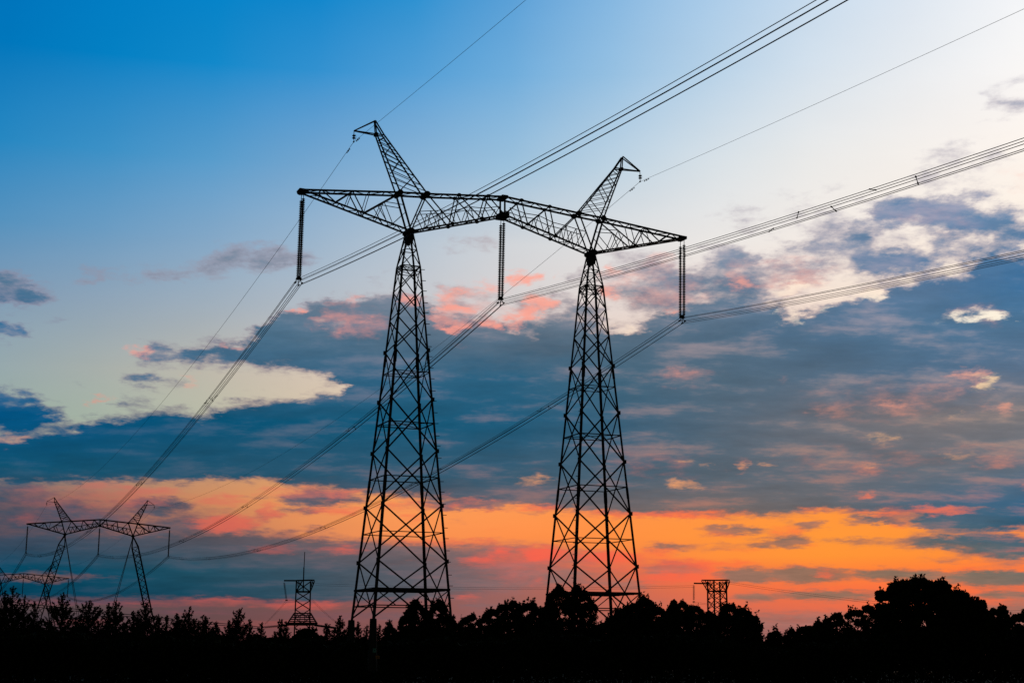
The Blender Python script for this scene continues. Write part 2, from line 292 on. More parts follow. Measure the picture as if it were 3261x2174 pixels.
def build_world():
    world = bpy.data.worlds.new("World")
    world.use_nodes = True
    t = world.node_tree
    t.nodes.clear()
    N = Nodes(t)
    tc = N.new('ShaderNodeTexCoord')
    nrm = N.new('ShaderNodeVectorMath', operation='NORMALIZE')
    t.links.new(tc.outputs['Generated'], nrm.inputs[0])
    sep = N.new('ShaderNodeSeparateXYZ')
    t.links.new(nrm.outputs[0], sep.inputs[0])
    X, Y, Z = sep.outputs
    deg = 180.0 / math.pi
    az = N.m('MULTIPLY', N.m('ARCTAN2', X, Y), deg)
    el = N.m('MULTIPLY', N.m('ARCSINE', Z), deg)
    # the cloud layer seen in perspective: flatter and finer towards the horizon
    den = N.m('ADD', N.m('MAXIMUM', Z, 0.0), 0.17)
    comb = N.new('ShaderNodeCombineXYZ')
    N.plug(comb.inputs[0], N.m('DIVIDE', X, den))
    N.plug(comb.inputs[1], N.m('DIVIDE', Y, den))
    P = comb.outputs[0]
    wn = N.noise(P, 17.0, 5.0, 0.62)
    wsep = N.new('ShaderNodeSeparateColor')
    t.links.new(wn.outputs['Color'], wsep.inputs[0])
    # keep the displacement small near the horizon, where everything is thin
    amp = N.m('ADD', N.m('MULTIPLY', N.step(el, 1.0, 12.0, False), 0.9), 0.35)
    azw = N.m('ADD', az, N.m('MULTIPLY', N.m('MULTIPLY', N.m('SUBTRACT', wsep.outputs[0], 0.5), 2.0), amp))
    elw = N.m('ADD', el, N.m('MULTIPLY', N.m('MULTIPLY', N.m('SUBTRACT', wsep.outputs[1], 0.5), 0.80), amp))
    # fine cloud maps
    u = N.m('DIVIDE', N.m('ADD', azw, 20.0), 40.0)
    cells = 128
    uu = N.m('MINIMUM', N.m('MAXIMUM', u, 0.0), 1.0)
    uvec = N.new('ShaderNodeCombineXYZ')
    for k in range(3):
        N.plug(uvec.inputs[k], uu)
    maps = None
    for i, r in enumerate(CLOUD_ROWS):
        v = r
        if max(map(max, v)) < 0.02:
            row = (0, 0, 0, 1)
        else:
            row = N.curves(N.after(maps, uvec.outputs[0]), v)
        maps = row if maps is None else N.mix(N.step(elw, CLOUD_EL[i - 1], CLOUD_EL[i], False), maps, row)
    ms = N.new('ShaderNodeSeparateColor')
    t.links.new(maps, ms.inputs[0])
    cover, glow, gap = ms.outputs[0], ms.outputs[1], ms.outputs[2]
    # broad colours
    uc = N.m('DIVIDE', N.m('ADD', azw, 20.0), 40.0, clamp=True)
    us = N.m('DIVIDE', N.m('ADD', az, 20.0), 40.0, clamp=True)

    def broad(tab, coord, e):
        acc = None
        for q, (a, r) in enumerate(tab):
            cols = [tuple(srgb(x) for x in c) for c in r]
            fac = coord if acc is None else N.m('MULTIPLY_ADD', acc, 1e-9, coord)
            row = N.ramp(fac, cols)
            acc = row if acc is None else N.mix(N.step(e, tab[q - 1][0], a, False), acc, row)
        return acc

    clear = broad(CLEAR_ROWS, us, el)
    dark = broad(DARK_ROWS, uc, elw)
    glowc = broad(GLOW_ROWS, uc, elw)
    gapc = broad(GAP_ROWS, uc, elw)
    # noise
    na = N.noise(P, 20.0, 8.0, 0.62).outputs['Fac']
    mp = N.new('ShaderNodeMapping')
    t.links.new(P, mp.inputs[0])
    mp.inputs['Location'].default_value = (7.3, -3.1, 0)
    nb = N.noise(mp.outputs[0], 15.0, 7.0, 0.62).outputs['Fac']
    mp2 = N.new('ShaderNodeMapping')
    t.links.new(P, mp2.inputs[0])
    mp2.inputs['Location'].default_value = (-2.7, 5.9, 0)
    mp2.inputs['Scale'].default_value = (0.6, 1.0, 1.0)
    nc = N.noise(mp2.outputs[0], 6.5, 6.0, 0.62).outputs['Fac']
    calm = N.m('ADD', 0.42, N.m('MULTIPLY', N.step(el, 2.5, 9.0), 0.58))
    wig = N.m('MULTIPLY', calm, N.m('SUBTRACT', na, 0.5))
    wag = N.m('MULTIPLY', calm, N.m('SUBTRACT', nb, 0.5))
    veil = N.step(N.m('ADD', cover, N.m('MULTIPLY', wig, 0.9)), 0.04, 0.50)
    dens = N.step(N.m('ADD', cover, N.m('MULTIPLY', N.m('ADD', wig, N.m('MULTIPLY', N.m('SUBTRACT', nc, 0.5), 0.5)), 0.9)), 0.26, 0.76)
    us0 = N.step(az, -12.0, 10.0, False)
    shade = N.m('ADD', N.m('MULTIPLY', N.m('SUBTRACT', nc, 0.5), 0.75), 1.0)
    body = N.scale_col(dark, shade)
    thin = N.m('MULTIPLY', N.step(nc, 0.50, 0.75), N.m('ADD', 0.06, N.m('MULTIPLY', us0, 0.18)))
    body = N.mix(thin, body, N.mix(0.5, glowc, clear))
    veil = N.m('MULTIPLY', veil, N.step(cover, 0.0, 0.10))
    clear = N.scale_col(clear, N.m('ADD', 1.0, N.m('MULTIPLY', N.m('SUBTRACT', nc, 0.5), 0.05)))
    half = N.mix(0.42, dark, N.mix(0.35, clear, glowc))
    col = N.mix(N.m('MULTIPLY', veil, 0.85), clear, half)
    col = N.mix(dens, col, body)
    gl = N.step(N.m('ADD', glow, N.m('MULTIPLY', wag, 0.9)), 0.08, 0.90)
    gl = N.m('MULTIPLY', gl, N.step(glow, 0.02, 0.25))
    col = N.mix(N.m('MULTIPLY', gl, 0.88), col, glowc)
    gp = N.step(N.m('ADD', gap, N.m('MULTIPLY', wag, 0.8)), 0.10, 0.90)
    gp = N.m('MULTIPLY', gp, N.step(gap, 0.02, 0.25))
    col = N.mix(N.m('MULTIPLY', gp, 0.95), col, gapc)
    # the rest of the dome: a dim dusk sky from the Sky Texture
    sky = N.new('ShaderNodeTexSky', sky_type='NISHITA', sun_disc=False)
    sky.sun_elevation = SUN_EL
    sky.sun_rotation = SUN_AZ
    sky.altitude = 100.0
    dusk = N.scale_col(sky.outputs[0], 0.022)
    dot = N.new('ShaderNodeVectorMath', operation='DOT_PRODUCT')
    t.links.new(nrm.outputs[0], dot.inputs[0])
    d0 = Vector((0.03, 1.0, 0.20)).normalized()
    dot.inputs[1].default_value = d0
    glowdir = N.step(dot.outputs['Value'], math.cos(rad(50)), math.cos(rad(27)))
    col = N.mix(glowdir, dusk, col)
    col = N.mix(N.step(el, -1.5, -0.2), (0.004, 0.004, 0.005, 1), col)
    bg = N.new('ShaderNodeBackground')
    t.links.new(col, bg.inputs['Color'])
    bg.inputs['Strength'].default_value = 1.0
    out = N.new('ShaderNodeOutputWorld')
    t.links.new(bg.outputs[0], out.inputs[0])
    world.cycles.sampling_method = 'MANUAL'
    world.cycles.sample_map_resolution = 256

    SC.world = world


build_world()

# ------------------------------------------------------------------ sun, already behind the cloud bank
sun_data = bpy.data.lights.new("sun", 'SUN')
sun_data.energy = 0.12
sun_data.angle = rad(4.0)
sun_data.color = (1.0, 0.62, 0.38)
sun = bpy.data.objects.new("sun", sun_data)
COL.objects.link(sun)
sun_dir = Vector((math.sin(SUN_AZ) * math.cos(SUN_EL), math.cos(SUN_AZ) * math.cos(SUN_EL), math.sin(SUN_EL)))
sun.rotation_euler = sun_dir.to_track_quat('Z', 'Y').to_euler()

# ------------------------------------------------------------------ materials
def make_mat(name, base, rough=0.8, var=0.35, scale=3.0, metallic=0.0, spec=0.15):
    m = bpy.data.materials.new(name)
    m.use_nodes = True
    t = m.node_tree
    N = Nodes(t)
    bsdf = t.nodes.get('Principled BSDF')
    tc = N.new('ShaderNodeTexCoord')
    n = N.new('ShaderNodeTexNoise')
    t.links.new(tc.outputs['Object'], n.inputs['Vector'])
    n.inputs['Scale'].default_value = scale
    n.inputs['Detail'].default_value = 4.0
    lo = tuple(c * (1 - var) for c in base) + (1,)
    hi = tuple(min(1.0, c * (1 + var)) for c in base) + (1,)
    t.links.new(N.mix(n.outputs['Fac'], lo, hi), bsdf.inputs['Base Color'])
    bsdf.inputs['Roughness'].default_value = rough
    bsdf.inputs['Metallic'].default_value = metallic
    bsdf.inputs['Specular IOR Level'].default_value = spec
    return m


M = {
    'steel': make_mat('weathered_steel', (0.055, 0.055, 0.058), 0.75, 0.3, 1.5),
    'wire': make_mat('aluminium_wire', (0.06, 0.06, 0.065), 0.7, 0.2, 0.5),
    'glass': make_mat('insulator_glass', (0.03, 0.06, 0.05), 0.45, 0.2, 2.0, spec=0.25),
    'concrete': make_mat('concrete', (0.06, 0.058, 0.055), 0.9, 0.3, 2.0),
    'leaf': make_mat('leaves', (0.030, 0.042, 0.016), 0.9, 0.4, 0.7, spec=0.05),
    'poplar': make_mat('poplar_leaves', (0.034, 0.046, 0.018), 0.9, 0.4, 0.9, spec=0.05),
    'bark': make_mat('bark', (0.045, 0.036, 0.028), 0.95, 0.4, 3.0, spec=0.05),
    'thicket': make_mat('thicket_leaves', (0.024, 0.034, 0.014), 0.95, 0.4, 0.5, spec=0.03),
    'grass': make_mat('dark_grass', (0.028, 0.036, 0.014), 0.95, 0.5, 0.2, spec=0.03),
    'plate_green': make_mat('green_enamel', (0.22, 0.60, 0.52), 0.6, 0.1, 6.0),
    'plate_orange': make_mat('orange_enamel', (0.75, 0.33, 0.08), 0.6, 0.1, 6.0),
    'ink': make_mat('black_paint', (0.012, 0.012, 0.012), 0.8, 0.1, 6.0),
}


# ------------------------------------------------------------------ mesh collecting
class MB:
    """collects shapes and links them as ONE mesh object"""

    def __init__(self):
        self.v, self.f, self.n = [], [], 0

    def add(self, verts, faces):
        self.v.extend(verts)
        k = self.n
        self.f.extend([tuple(i + k for i in f) for f in faces])
        self.n += len(verts)

    def frame(self, a, b, hint=None):
        d = (b - a).normalized()
        if hint is None:
            hint = Vector((0, 0, 1)) if abs(d.z) < 0.9 else Vector((0, 1, 0))
        u = (hint - d * hint.dot(d))
        if u.length < 1e-4:
            u = d.orthogonal()
        u.normalize()
        return u, d.cross(u)

    def bar(self, a, b, w, h=None, hint=None):
        a, b = Vector(a), Vector(b)
        h = w if h is None else h
        u, v = self.frame(a, b, hint)
        c = [(-1, -1), (1, -1), (1, 1), (-1, 1)]
        vs = [p + u * (x * w / 2) + v * (y * h / 2) for p in (a, b) for x, y in c]
        self.add(vs, [(3, 2, 1, 0), (4, 5, 6, 7)] + [(i, (i + 1) % 4, 4 + (i + 1) % 4, 4 + i) for i in range(4)])

    def angle(self, a, b, w, out, t=0.022):
        """L profile; its corner points towards 'out'"""
        a, b = Vector(a), Vector(b)
        d = (b - a).normalized()
        o = Vector(out)
        o = (o - d * o.dot(d)).normalized()
        s = d.cross(o)
        p, q = (s - o) / math.sqrt(2), (-s - o) / math.sqrt(2)
        prof = [Vector((0, 0, 0)), p * w, p * w + q * t, p * t + q * t, q * w + p * t, q * w]
        c = o * (w * 0.35)
        vs = [e + c + k for e in (a, b) for k in prof]
        fs = [(i, (i + 1) % 6, 6 + (i + 1) % 6, 6 + i) for i in range(6)]
        fs += [(0, 3, 2, 1), (0, 5, 4, 3), (6, 7, 8, 9), (6, 9, 10, 11)]
        self.add(vs, fs)

    def box(self, c, s, rz=0.0, ax=None):
        c = Vector(c)
        vs = []
        for z in (-1, 1):
            for x, y in ((-1, -1), (1, -1), (1, 1), (-1, 1)):
                p = Vector((x * s[0] / 2, y * s[1] / 2, z * s[2] / 2))
                if rz:
                    p.rotate(Matrix.Rotation(rz, 3, 'Z'))
                if ax:
                    p.rotate(ax)
                vs.append(c + p)
        self.add(vs, [(3, 2, 1, 0), (4, 5, 6, 7)] + [(i, (i + 1) % 4, 4 + (i + 1) % 4, 4 + i) for i in range(4)])

    def plate(self, c, poly, thick):
        """flat gusset in the XZ plane, poly in (x, z), thickness along Y"""
        k = len(poly)
        vs = [Vector((c[0] + x, c[1] - thick / 2, c[2] + z)) for x, z in poly]
        vs += [Vector((c[0] + x, c[1] + thick / 2, c[2] + z)) for x, z in poly]
        fs = [tuple(range(k)), tuple(range(2 * k - 1, k - 1, -1))]
        fs += [(i, k + i, k + (i + 1) % k, (i + 1) % k) for i in range(k)]
        self.add(vs, fs)

    def tube(self, pts, r, n=6, r_end=None, cap=True):
        pts = [Vector(p) for p in pts]
        k = len(pts)
        rings = []
        for i, p in enumerate(pts):
            d = pts[min(i + 1, k - 1)] - pts[max(i - 1, 0)]
            u, v = self.frame(Vector((0, 0, 0)), d)
            rr = r if r_end is None else r + (r_end - r) * i / (k - 1)
            rings.append([p + (u * math.cos(a) + v * math.sin(a)) * rr
                          for a in [2 * math.pi * j / n for j in range(n)]])
        vs = [q for g in rings for q in g]
        fs = [(i * n + j, i * n + (j + 1) % n, (i + 1) * n + (j + 1) % n, (i + 1) * n + j)
              for i in range(k - 1) for j in range(n)]
        if cap:
            fs += [tuple(range(n - 1, -1, -1)), tuple(range((k - 1) * n, k * n))]
        self.add(vs, fs)

    def lathe(self, a, b, prof, n=12):
        """prof: (distance from a along ab, radius)"""
        a, b = Vector(a), Vector(b)
        d = (b - a).normalized()
        u, v = self.frame(a, b)
        vs = []
        for s, r in prof:
            vs += [a + d * s + (u * math.cos(t) + v * math.sin(t)) * r
                   for t in [2 * math.pi * j / n for j in range(n)]]
        k = len(prof)
        fs = [(i * n + j, i * n + (j + 1) % n, (i + 1) * n + (j + 1) % n, (i + 1) * n + j)
              for i in range(k - 1) for j in range(n)]
        fs += [tuple(range(n - 1, -1, -1)), tuple(range((k - 1) * n, k * n))]
        self.add(vs, fs)

    def build(self, name, mat, parent=None, loc=None):
        me = bpy.data.meshes.new(name)
        me.from_pydata([tuple(p) for p in self.v], [], self.f)
        me.materials.append(mat)
        o = bpy.data.objects.new(name, me)
        COL.objects.link(o)
        if parent is not None:
            o.parent = parent
        if loc is not None:
            o.location = loc
        return o


def tag(o, label, cat, group=None, kind=None):
    o['label'] = label
    if cat:
        o['category'] = cat
    if group:
        o['group'] = group
    if kind:
        o['kind'] = kind
    return o


def thing(name, label, cat, loc=(0, 0, 0), rz=0.0, group=None):
    o = bpy.data.objects.new(name, None)
    COL.objects.link(o)
    o.location = loc
    o.rotation_euler = (0, 0, rz)
    o.empty_display_size = 0.5
    return tag(o, label, cat, group)


def copy_tree(o, parent=None):
    c = o.copy()
    COL.objects.link(c)
    if parent is not None:
        c.parent = parent
    for ch in list(o.children):
        copy_tree(ch, c)
    return c


def lerp(a, b, t):
    return a + (b - a) * t


CP, SP = math.cos(PITCH), math.sin(PITCH)


def at(px, py, y):
    """world point at depth y whose direction from the eye was measured in the photograph"""
    u = (px - PHOTO_W / 2) / FOCAL
    v = (PHOTO_H / 2 - py) / FOCAL
    d = Vector((u, CP - v * SP, SP + v * CP))
    return Vector((0, 0, EYE)) + d * (y / d.y)


# ------------------------------------------------------------------ ground
g = MB()
xs = [-7000, -600, -200, -80, 0, 80, 200, 600, 7000]
ys = [-400, -20, 60, 100, 160, 260, 400, 650, 1000, 9000]
hz = lambda x, y: 0.0 if y < 150 else max(-9.0, -(y - 150) * 0.014)
vs = [Vector((x, y, hz(x, y))) for y in ys for x in xs]
g.add(vs, [(j * 9 + i, j * 9 + i + 1, (j + 1) * 9 + i + 1, (j + 1) * 9 + i) for j in range(len(ys) - 1) for i in range(8)])
ground = g.build('ground', M['grass'])
ground['kind'] = 'structure'

# ------------------------------------------------------------------ lattice pylons of the main line
# crossarm outline (half span, metres above the pylon's base): s along the arm, z up
TIP, JNT, KO, KI = (19.0, 41.03), (9.02, 38.44), (10.10, 41.88), (7.55, 42.06)
CT, CB = (0.0, 42.74), (0.0, 41.01)
APX, HKO, HKI, ATP = (12.45, 48.41), (12.30, 47.15), (11.60, 47.15), (14.35, 47.22)
HALF = 0.56                                   # half the distance between the two truss planes


def on(a, b, s):
    t = (s - a[0]) / (b[0] - a[0])
    return (s, a[1] + (b[1] - a[1]) * t)


def top_at(s):
    if s >= KO[0]:
        return on(TIP, KO, s)
    if s >= KI[0]:
        return on(KO, KI, s)
    return on(KI, CT, s)


def bot_at(s):
    return on(TIP, JNT, s) if s >= JNT[0] else on(JNT, CB, s)


def half_at(s):
    """the planes close up a little at the arm tips"""
    return HALF if s < 17.5 else HALF - (s - 17.5) / 1.5 * 0.10


def crossarm(root, chord=0.15, brace=0.085, light=0.055, detail=True):
    """crossarm > chord, lacing, gusset plates, on both sides of the pylon's axis"""
    arm = bpy.data.objects.new('crossarm', None)
    COL.objects.link(arm)
    arm.parent = root
    for sg in (-1, 1):
        P = lambda sz, y: Vector((sg * sz[0], y, sz[1]))
        for tops in (True, False):
            for f in (-1, 1):
                ch = MB()
                nodes = [TIP, KO, KI, CT] if tops else [TIP, JNT, CB]
                for a, b in zip(nodes[:-1], nodes[1:]):
                    ch.bar(P(a, f * half_at(a[0])), P(b, f * half_at(b[0])), chord * (1.0 if tops else 0.9))
                ch.build('chord', M['steel'], arm)
        la = MB()
        for f in (-1, 1):
            def L(a, b, w):
                la.bar(P(a, f * half_at(a[0]) * 0.98), P(b, f * half_at(b[0]) * 0.98), w)
            # outer arm
            t1, t2, t3 = top_at(17.3), top_at(14.5), top_at(12.9)
            b1, b2, b3 = bot_at(16.05), bot_at(13.45), bot_at(10.75)
            L(t1, b1, brace); L(b1, t2, brace); L(t2, b2, brace); L(t2, bot_at(15.0), light)
            L(b2, t3, light); L(b2, KO, brace * 1.15)
            k = on(b2, KO, 11.6)
            L(k, bot_at(12.25), light); L(k, b3, light); L(k, on(JNT, KO, 9.75), light)
            L(b3, on(JNT, KO, 9.55), light)
            L(bot_at(11.3), on(b2, KO, 12.2), light)
            # V over the mast
            L(JNT, KO, chord * 0.95); L(JNT, KI, brace * 1.2)
            # inner arm
            b4, b5 = bot_at(5.1), bot_at(2.3)
            t4, t5 = top_at(4.5), top_at(1.65)
            L(KI, b4, brace * 1.1); L(b4, t4, brace); L(t4, b5, brace); L(b5, t5, brace); L(t5, CB, brace)
            L(CT, CB, chord * 0.9)
            if detail:
                m0 = on(JNT, KI, 8.25)
                m1, m2 = on(KI, b4, 6.2), on(b4, t4, 4.82)
                m3, m4 = on(t4, b5, 3.4), on(b5, t5, 2.0)
                m5 = (0.5, 41.75)
                for a, b in ((m0, m1), (m1, m2), (m2, m3), (m3, m4), (m4, m5)):
                    L(a, b, light)
                q1, q2, q3 = bot_at(7.5), bot_at(6.5), bot_at(5.9)
                L(m0, q1, light); L(q1, on(m0, m1, 7.2), light); L(on(m0, m1, 7.2), q2, light)
                L(q2, m1, light); L(m1, q3, light); L(m2, bot_at(4.3), light)
                L(bot_at(3.9), m3, light); L(m3, bot_at(3.0), light); L(m4, bot_at(1.5), light)
                L(bot_at(1.1), m5, light)
        # ties between the two planes: top and bottom
        def X(a, w):
            la.bar(P(a, -half_at(a[0]) * 0.95), P(a, half_at(a[0]) * 0.95), w)

        def Z(a, b, w):
            la.bar(P(a, -half_at(a[0]) * 0.95), P(b, half_at(b[0]) * 0.95), w)
        for s in (17.3, 16.0, 14.5, 12.9, 11.5, 10.1, 7.55, 6.0, 4.5, 3.0, 1.65, 0.0):
            X(top_at(s), light * 1.1)
        ss = [18.6, 17.3, 16.0, 14.5, 12.9, 11.5, 10.1, 8.8, 7.55, 6.0, 4.5, 3.0, 1.65, 0.3]
        for i, (a, b) in enumerate(zip(ss[:-1], ss[1:])):
            if i % 2:
                Z(top_at(a), top_at(b), light)
            else:
                Z(top_at(b), top_at(a), light)
        ss = np.linspace(18.3, 9.5, 11).tolist() + np.linspace(8.4, 0.4, 10).tolist()
        for i, (a, b) in enumerate(zip(ss[:-1], ss[1:])):
            Z(bot_at(a), bot_at(b), light) if i % 2 else Z(bot_at(b), bot_at(a), light)
            if i % 2:
                X(bot_at(a), light)
        X(JNT, chord)
        la.build('lacing', M['steel'], arm)
        # gusset plates, one mesh per node and plane
        octo = lambda a, b: [(-a, -b * .4), (-a * .4, -b), (a * .4, -b), (a, -b * .4), (a, b * .4), (a * .4, b), (-a * .4, b), (-a, b * .4)]
        for nd, a, b in ((KO, .26, .26), (KI, .30, .24), (bot_at(5.1), .2, .14), (bot_at(2.3), .2, .14),
                         (top_at(4.5), .2, .15), (top_at(1.65), .22, .15)):
            for f in (-1, 1):
                q = MB()
                q.plate((sg * nd[0], f * (HALF + 0.02), nd[1]), octo(a, b), 0.16)
                q.build('gusset_plate', M['steel'], arm)
        # head block where the mast meets the arm
        q = MB()
        q.plate((sg * JNT[0], 0, JNT[1] - .02), octo(.42, .30), 1.26)
        q.build('joint_block', M['steel'], arm)
        # arm tip
        q = MB()
        q.plate((sg * 18.86, 0, 41.0), [(-.34, -.08), (-.16, -.18), (.2, -.15), (.2, .12), (-.4, .14)], 1.12)
        q.build('tip_block', M['steel'], arm)
    for nd, a, b in ((CT, .3, .13), (CB, .42, .22)):
        q = MB()
        q.plate((0, 0, nd[1]), [(-a, -b), (a, -b), (a, b), (-a, b)], 1.36)
        q.build('joint_block', M['steel'], arm)
    return arm


def horn(root, sg, leg=0.11, light=0.06):
    """earth wire horn: two pairs of legs with lacing and the small bracket at its tip"""
    h = bpy.data.objects.new('earth_wire_horn', None)
    COL.objects.link(h)
    h.parent = root
    P = lambda sz, y: Vector((sg * sz[0], y, sz[1]))
    tw = 0.22
    wid = lambda z: HALF + (tw - HALF) * (z - 42.0) / (47.15 - 42.0)
    for f in (-1, 1):
        q = MB()
        q.bar(P(KO, f * HALF), P(HKO, f * tw), leg)
        q.build('leg', M['steel'], h)
        q = MB()
        q.bar(P(KI, f * HALF), P(HKI, f * tw), leg)
        q.bar(P(HKI, f * tw), P(APX, f * 0.2), leg * 0.9)
        q.build('leg', M['steel'], h)
    la = MB()
    A = lambda t: (KO[0] + (HKO[0] - KO[0]) * t, KO[1] + (HKO[1] - KO[1]) * t)
    B = lambda t: (KI[0] + (HKI[0] - KI[0]) * t, KI[1] + (HKI[1] - KI[1]) * t)
    for f in (-1, 1):
        def L(a, b, w=light):
            la.bar(P(a, f * wid(a[1]) * .95), P(b, f * wid(b[1]) * .95), w)
        L(A(0.02), B(.30)); L(A(.34), B(.60)); L(A(.65), B(.82)); L(A(.9), B(.97))
        for a, b in ((.22, .05), (.34, .16), (.46, .30), (.56, .40), (.66, .50), (.75, .60), (.84, .72), (.92, .84)):
            L(A(a), B(b), light * 0.85)
        L(HKO, HKI, leg * .8); L(HKO, APX, leg * .8)
    for t in (.15, .32, .5, .66, .82):
        for F in (A, B):
            w = wid(F(t)[1]) * .95
            la.bar(P(F(t), -w), P(F(t + .08), w), light * .8)
    la.build('lacing', M['steel'], h)
    br = MB()
    for f in (-1, 1):
        br.bar(P(APX, f * .18), P(ATP, f * .05), .085)
        br.bar(P(HKO, f * .2), P(ATP, f * .05), .085)
        for t in (.3, .6):
            a = (lerp(HKO[0], ATP[0], t), lerp(HKO[1], ATP[1], t))
            br.bar(P(a, -.16 * (1 - t)), P((a[0] + .35, a[1]), .16 * (1 - t)), .04)
    br.plate((sg * 12.3, 0, 47.15), [(-.14, -.14), (.14, -.14), (.14, .14), (-.14, .14)], .5)
    br.build('bracket', M['steel'], h)
    return h


def mast(root, cx, bolts, z_base=4.6):
    """free standing lattice mast: four angle legs, X bracing, horizontals, climbing bolts"""
    m = bpy.data.objects.new('mast', None)
    COL.objects.link(m)
    m.parent = root
    prof = [(4.5, 3.42, 3.05), (35.2, .86, .80), (38.1, .30, .34)]

    def hw(z):
        for (z0, a0, b0), (z1, a1, b1) in zip(prof[:-1], prof[1:]):
            if z <= z1:
                t = (z - z0) / (z1 - z0)
                return a0 + (a1 - a0) * t, b0 + (b1 - b0) * t
        return prof[-1][1:]
    corner = [(-1, -1), (1, -1), (1, 1), (-1, 1)]

    def C(i, z):
        a, b = hw(z)
        return Vector((cx - .17 * (1 - z / 38.0) + corner[i][0] * a, corner[i][1] * b, z))
    for i in range(4):
        out = (corner[i][0], corner[i][1], 0)
        q = MB()
        q.angle(C(i, 4.4), C(i, 15.9), .215, out)
        q.angle(C(i, 15.8), C(i, 26.9), .19, out)
        q.angle(C(i, 26.8), C(i, 35.25), .17, out)
        q.angle(C(i, 35.2), C(i, 38.2), .14, out)
        for z in (15.85, 26.85):                       # splice plates
            q.angle(C(i, z - .5), C(i, z + .5), .245, out, .035)
        q.build('leg', M['steel'], m)
    nodes = [4.6, 9.3, 14.0, 18.7, 23.2, 27.6, 30.45, 33.0, 35.2]
    q = MB()
    for j, (a, b) in enumerate(zip(nodes[:-1], nodes[1:])):
        w = .125 if j < 4 else (.105 if j < 6 else .085)
        for i in range(4):
            k = (i + 1) % 4
            ww = w if i in (0, 2) else w * .85
            o = Vector((corner[i][0] + corner[k][0], corner[i][1] + corner[k][1], 0)).normalized() * .02
            q.bar(C(i, a) + o, C(k, b) + o, ww, ww * .7)
            q.bar(C(k, a) - o, C(i, b) - o, ww, ww * .7)
    for i in range(4):
        k = (i + 1) % 4
        q.bar(C(i, 36.75), C(k, 36.75), .06)
        q.bar(C(i, 35.2), C(k, 36.75), .065)
        q.bar(C(i, 36.75), C(k, 37.9), .05)
        # secondary bracing in the lowest panel
        mid = (C(i, 6.9) + C(k, 6.9)) / 2
        q.bar(C(i, 6.9), lerp(C(i, 5.6), C(k, 5.6), .28), .07)
        q.bar(C(k, 6.9), lerp(C(k, 5.6), C(i, 5.6), .28), .07)
    q.build('bracing', M['steel'], m)
    for z, w in ((5.6, .09), (11.7, .07), (16.4, .08), (21.1, .08), (25.6, .06), (35.2, .08)):
        q = MB()
        for i in range(4):
            q.bar(C(i, z), C((i + 1) % 4, z), w)
        if z > 20:
            q.bar(C(0, z), C(2, z), .055)
            q.bar(C(1, z + .06), C(3, z + .06), .055)
        if z > 35:
            for i in range(4):
                q.bar(C(i, z - .5), C((i + 1) % 4, z - .5), .06)
                q.bar(C(i, z - .5), C((i + 1) % 4, z), .05)
        q.build('horizontal_brace', M['steel'], m)
    # the deep frame above the feet
    q = MB()
    for i in range(4):
        q.bar(C(i, 6.95), C((i + 1) % 4, 6.95), .16, .26)
    a, b = hw(6.95)
    for t in (-.5, 0, .5):
        q.bar((cx - a, t * b, 6.9), (cx + a, t * b, 6.9), .1, .14)
    q.bar(C(0, 7.0), C(2, 7.0), .1)
    q.bar(C(1, 6.88), C(3, 6.88), .1)
    q.build('base_frame', M['steel'], m)
    for i in range(4):
        for z in nodes[1:-1]:
            if z < 29:
                gp = MB()
                o = Vector((corner[i][0], corner[i][1], 0)).normalized()
                gp.box(C(i, z) + o * .05, (.26, .2, .34), math.atan2(o.y, o.x) + math.pi / 4)
                gp.build('node_plate', M['steel'], m)
    # climbing bolts up one leg
    ci = bolts
    d = Vector((1, -.25, 0)).normalized() if ci == 1 else Vector((-1, -.35, 0)).normalized()
    z = 5.3
    k = 0
    while z < 34.6:
        z += (.95, 1.02, .9, 1.08)[k % 4]
        k += 1
        bt = MB()
        p = C(ci, z)
        bt.bar(p + d * .02, p + d * .36, .05)
        bt.build('climbing_bolt', M['steel'], m)
    q = MB()
    for f in (-1, 1):
        q.plate((cx, f * .36, 37.75), [(-.24, -.42), (.24, -.42), (.36, .4), (-.36, .4)], .05)
    q.build('head_plate', M['steel'], m)
    for i in range(4):
        p = C(i, 4.5)
        f = MB()
        f.lathe((p.x, p.y, -.5), (p.x, p.y, 5), [(0, .44), (4.3, .30), (4.95, .28), (5.0, .24)], 10)
        f.build('foundation_pier', M['concrete'], m)
    return m


TOWERS = {1: (-.8993, 131.173, .40112, 0.0), 2: (-113.235, 409.849, .326528, -5.168), 3: (-211.146, 649.439, .39884, -7.486)}


def wpt(t, p):
    x, y, th, z = TOWERS[t]
    return Vector((x + p[0] * math.cos(th) - p[1] * math.sin(th), y + p[0] * math.sin(th) + p[1] * math.cos(th), p[2] + z))


x, y, th, z0 = TOWERS[1]
pylon = thing('transmission_pylon', 'tall black lattice pylon on two broad tapering masts, the nearest and largest', 'pylon',
              (x, y, 0), th, 'pylons of the three phase line')
crossarm(pylon)
horn(pylon, -1)
horn(pylon, 1)
mast(pylon, -JNT[0], 1)
mast(pylon, JNT[0], 0)
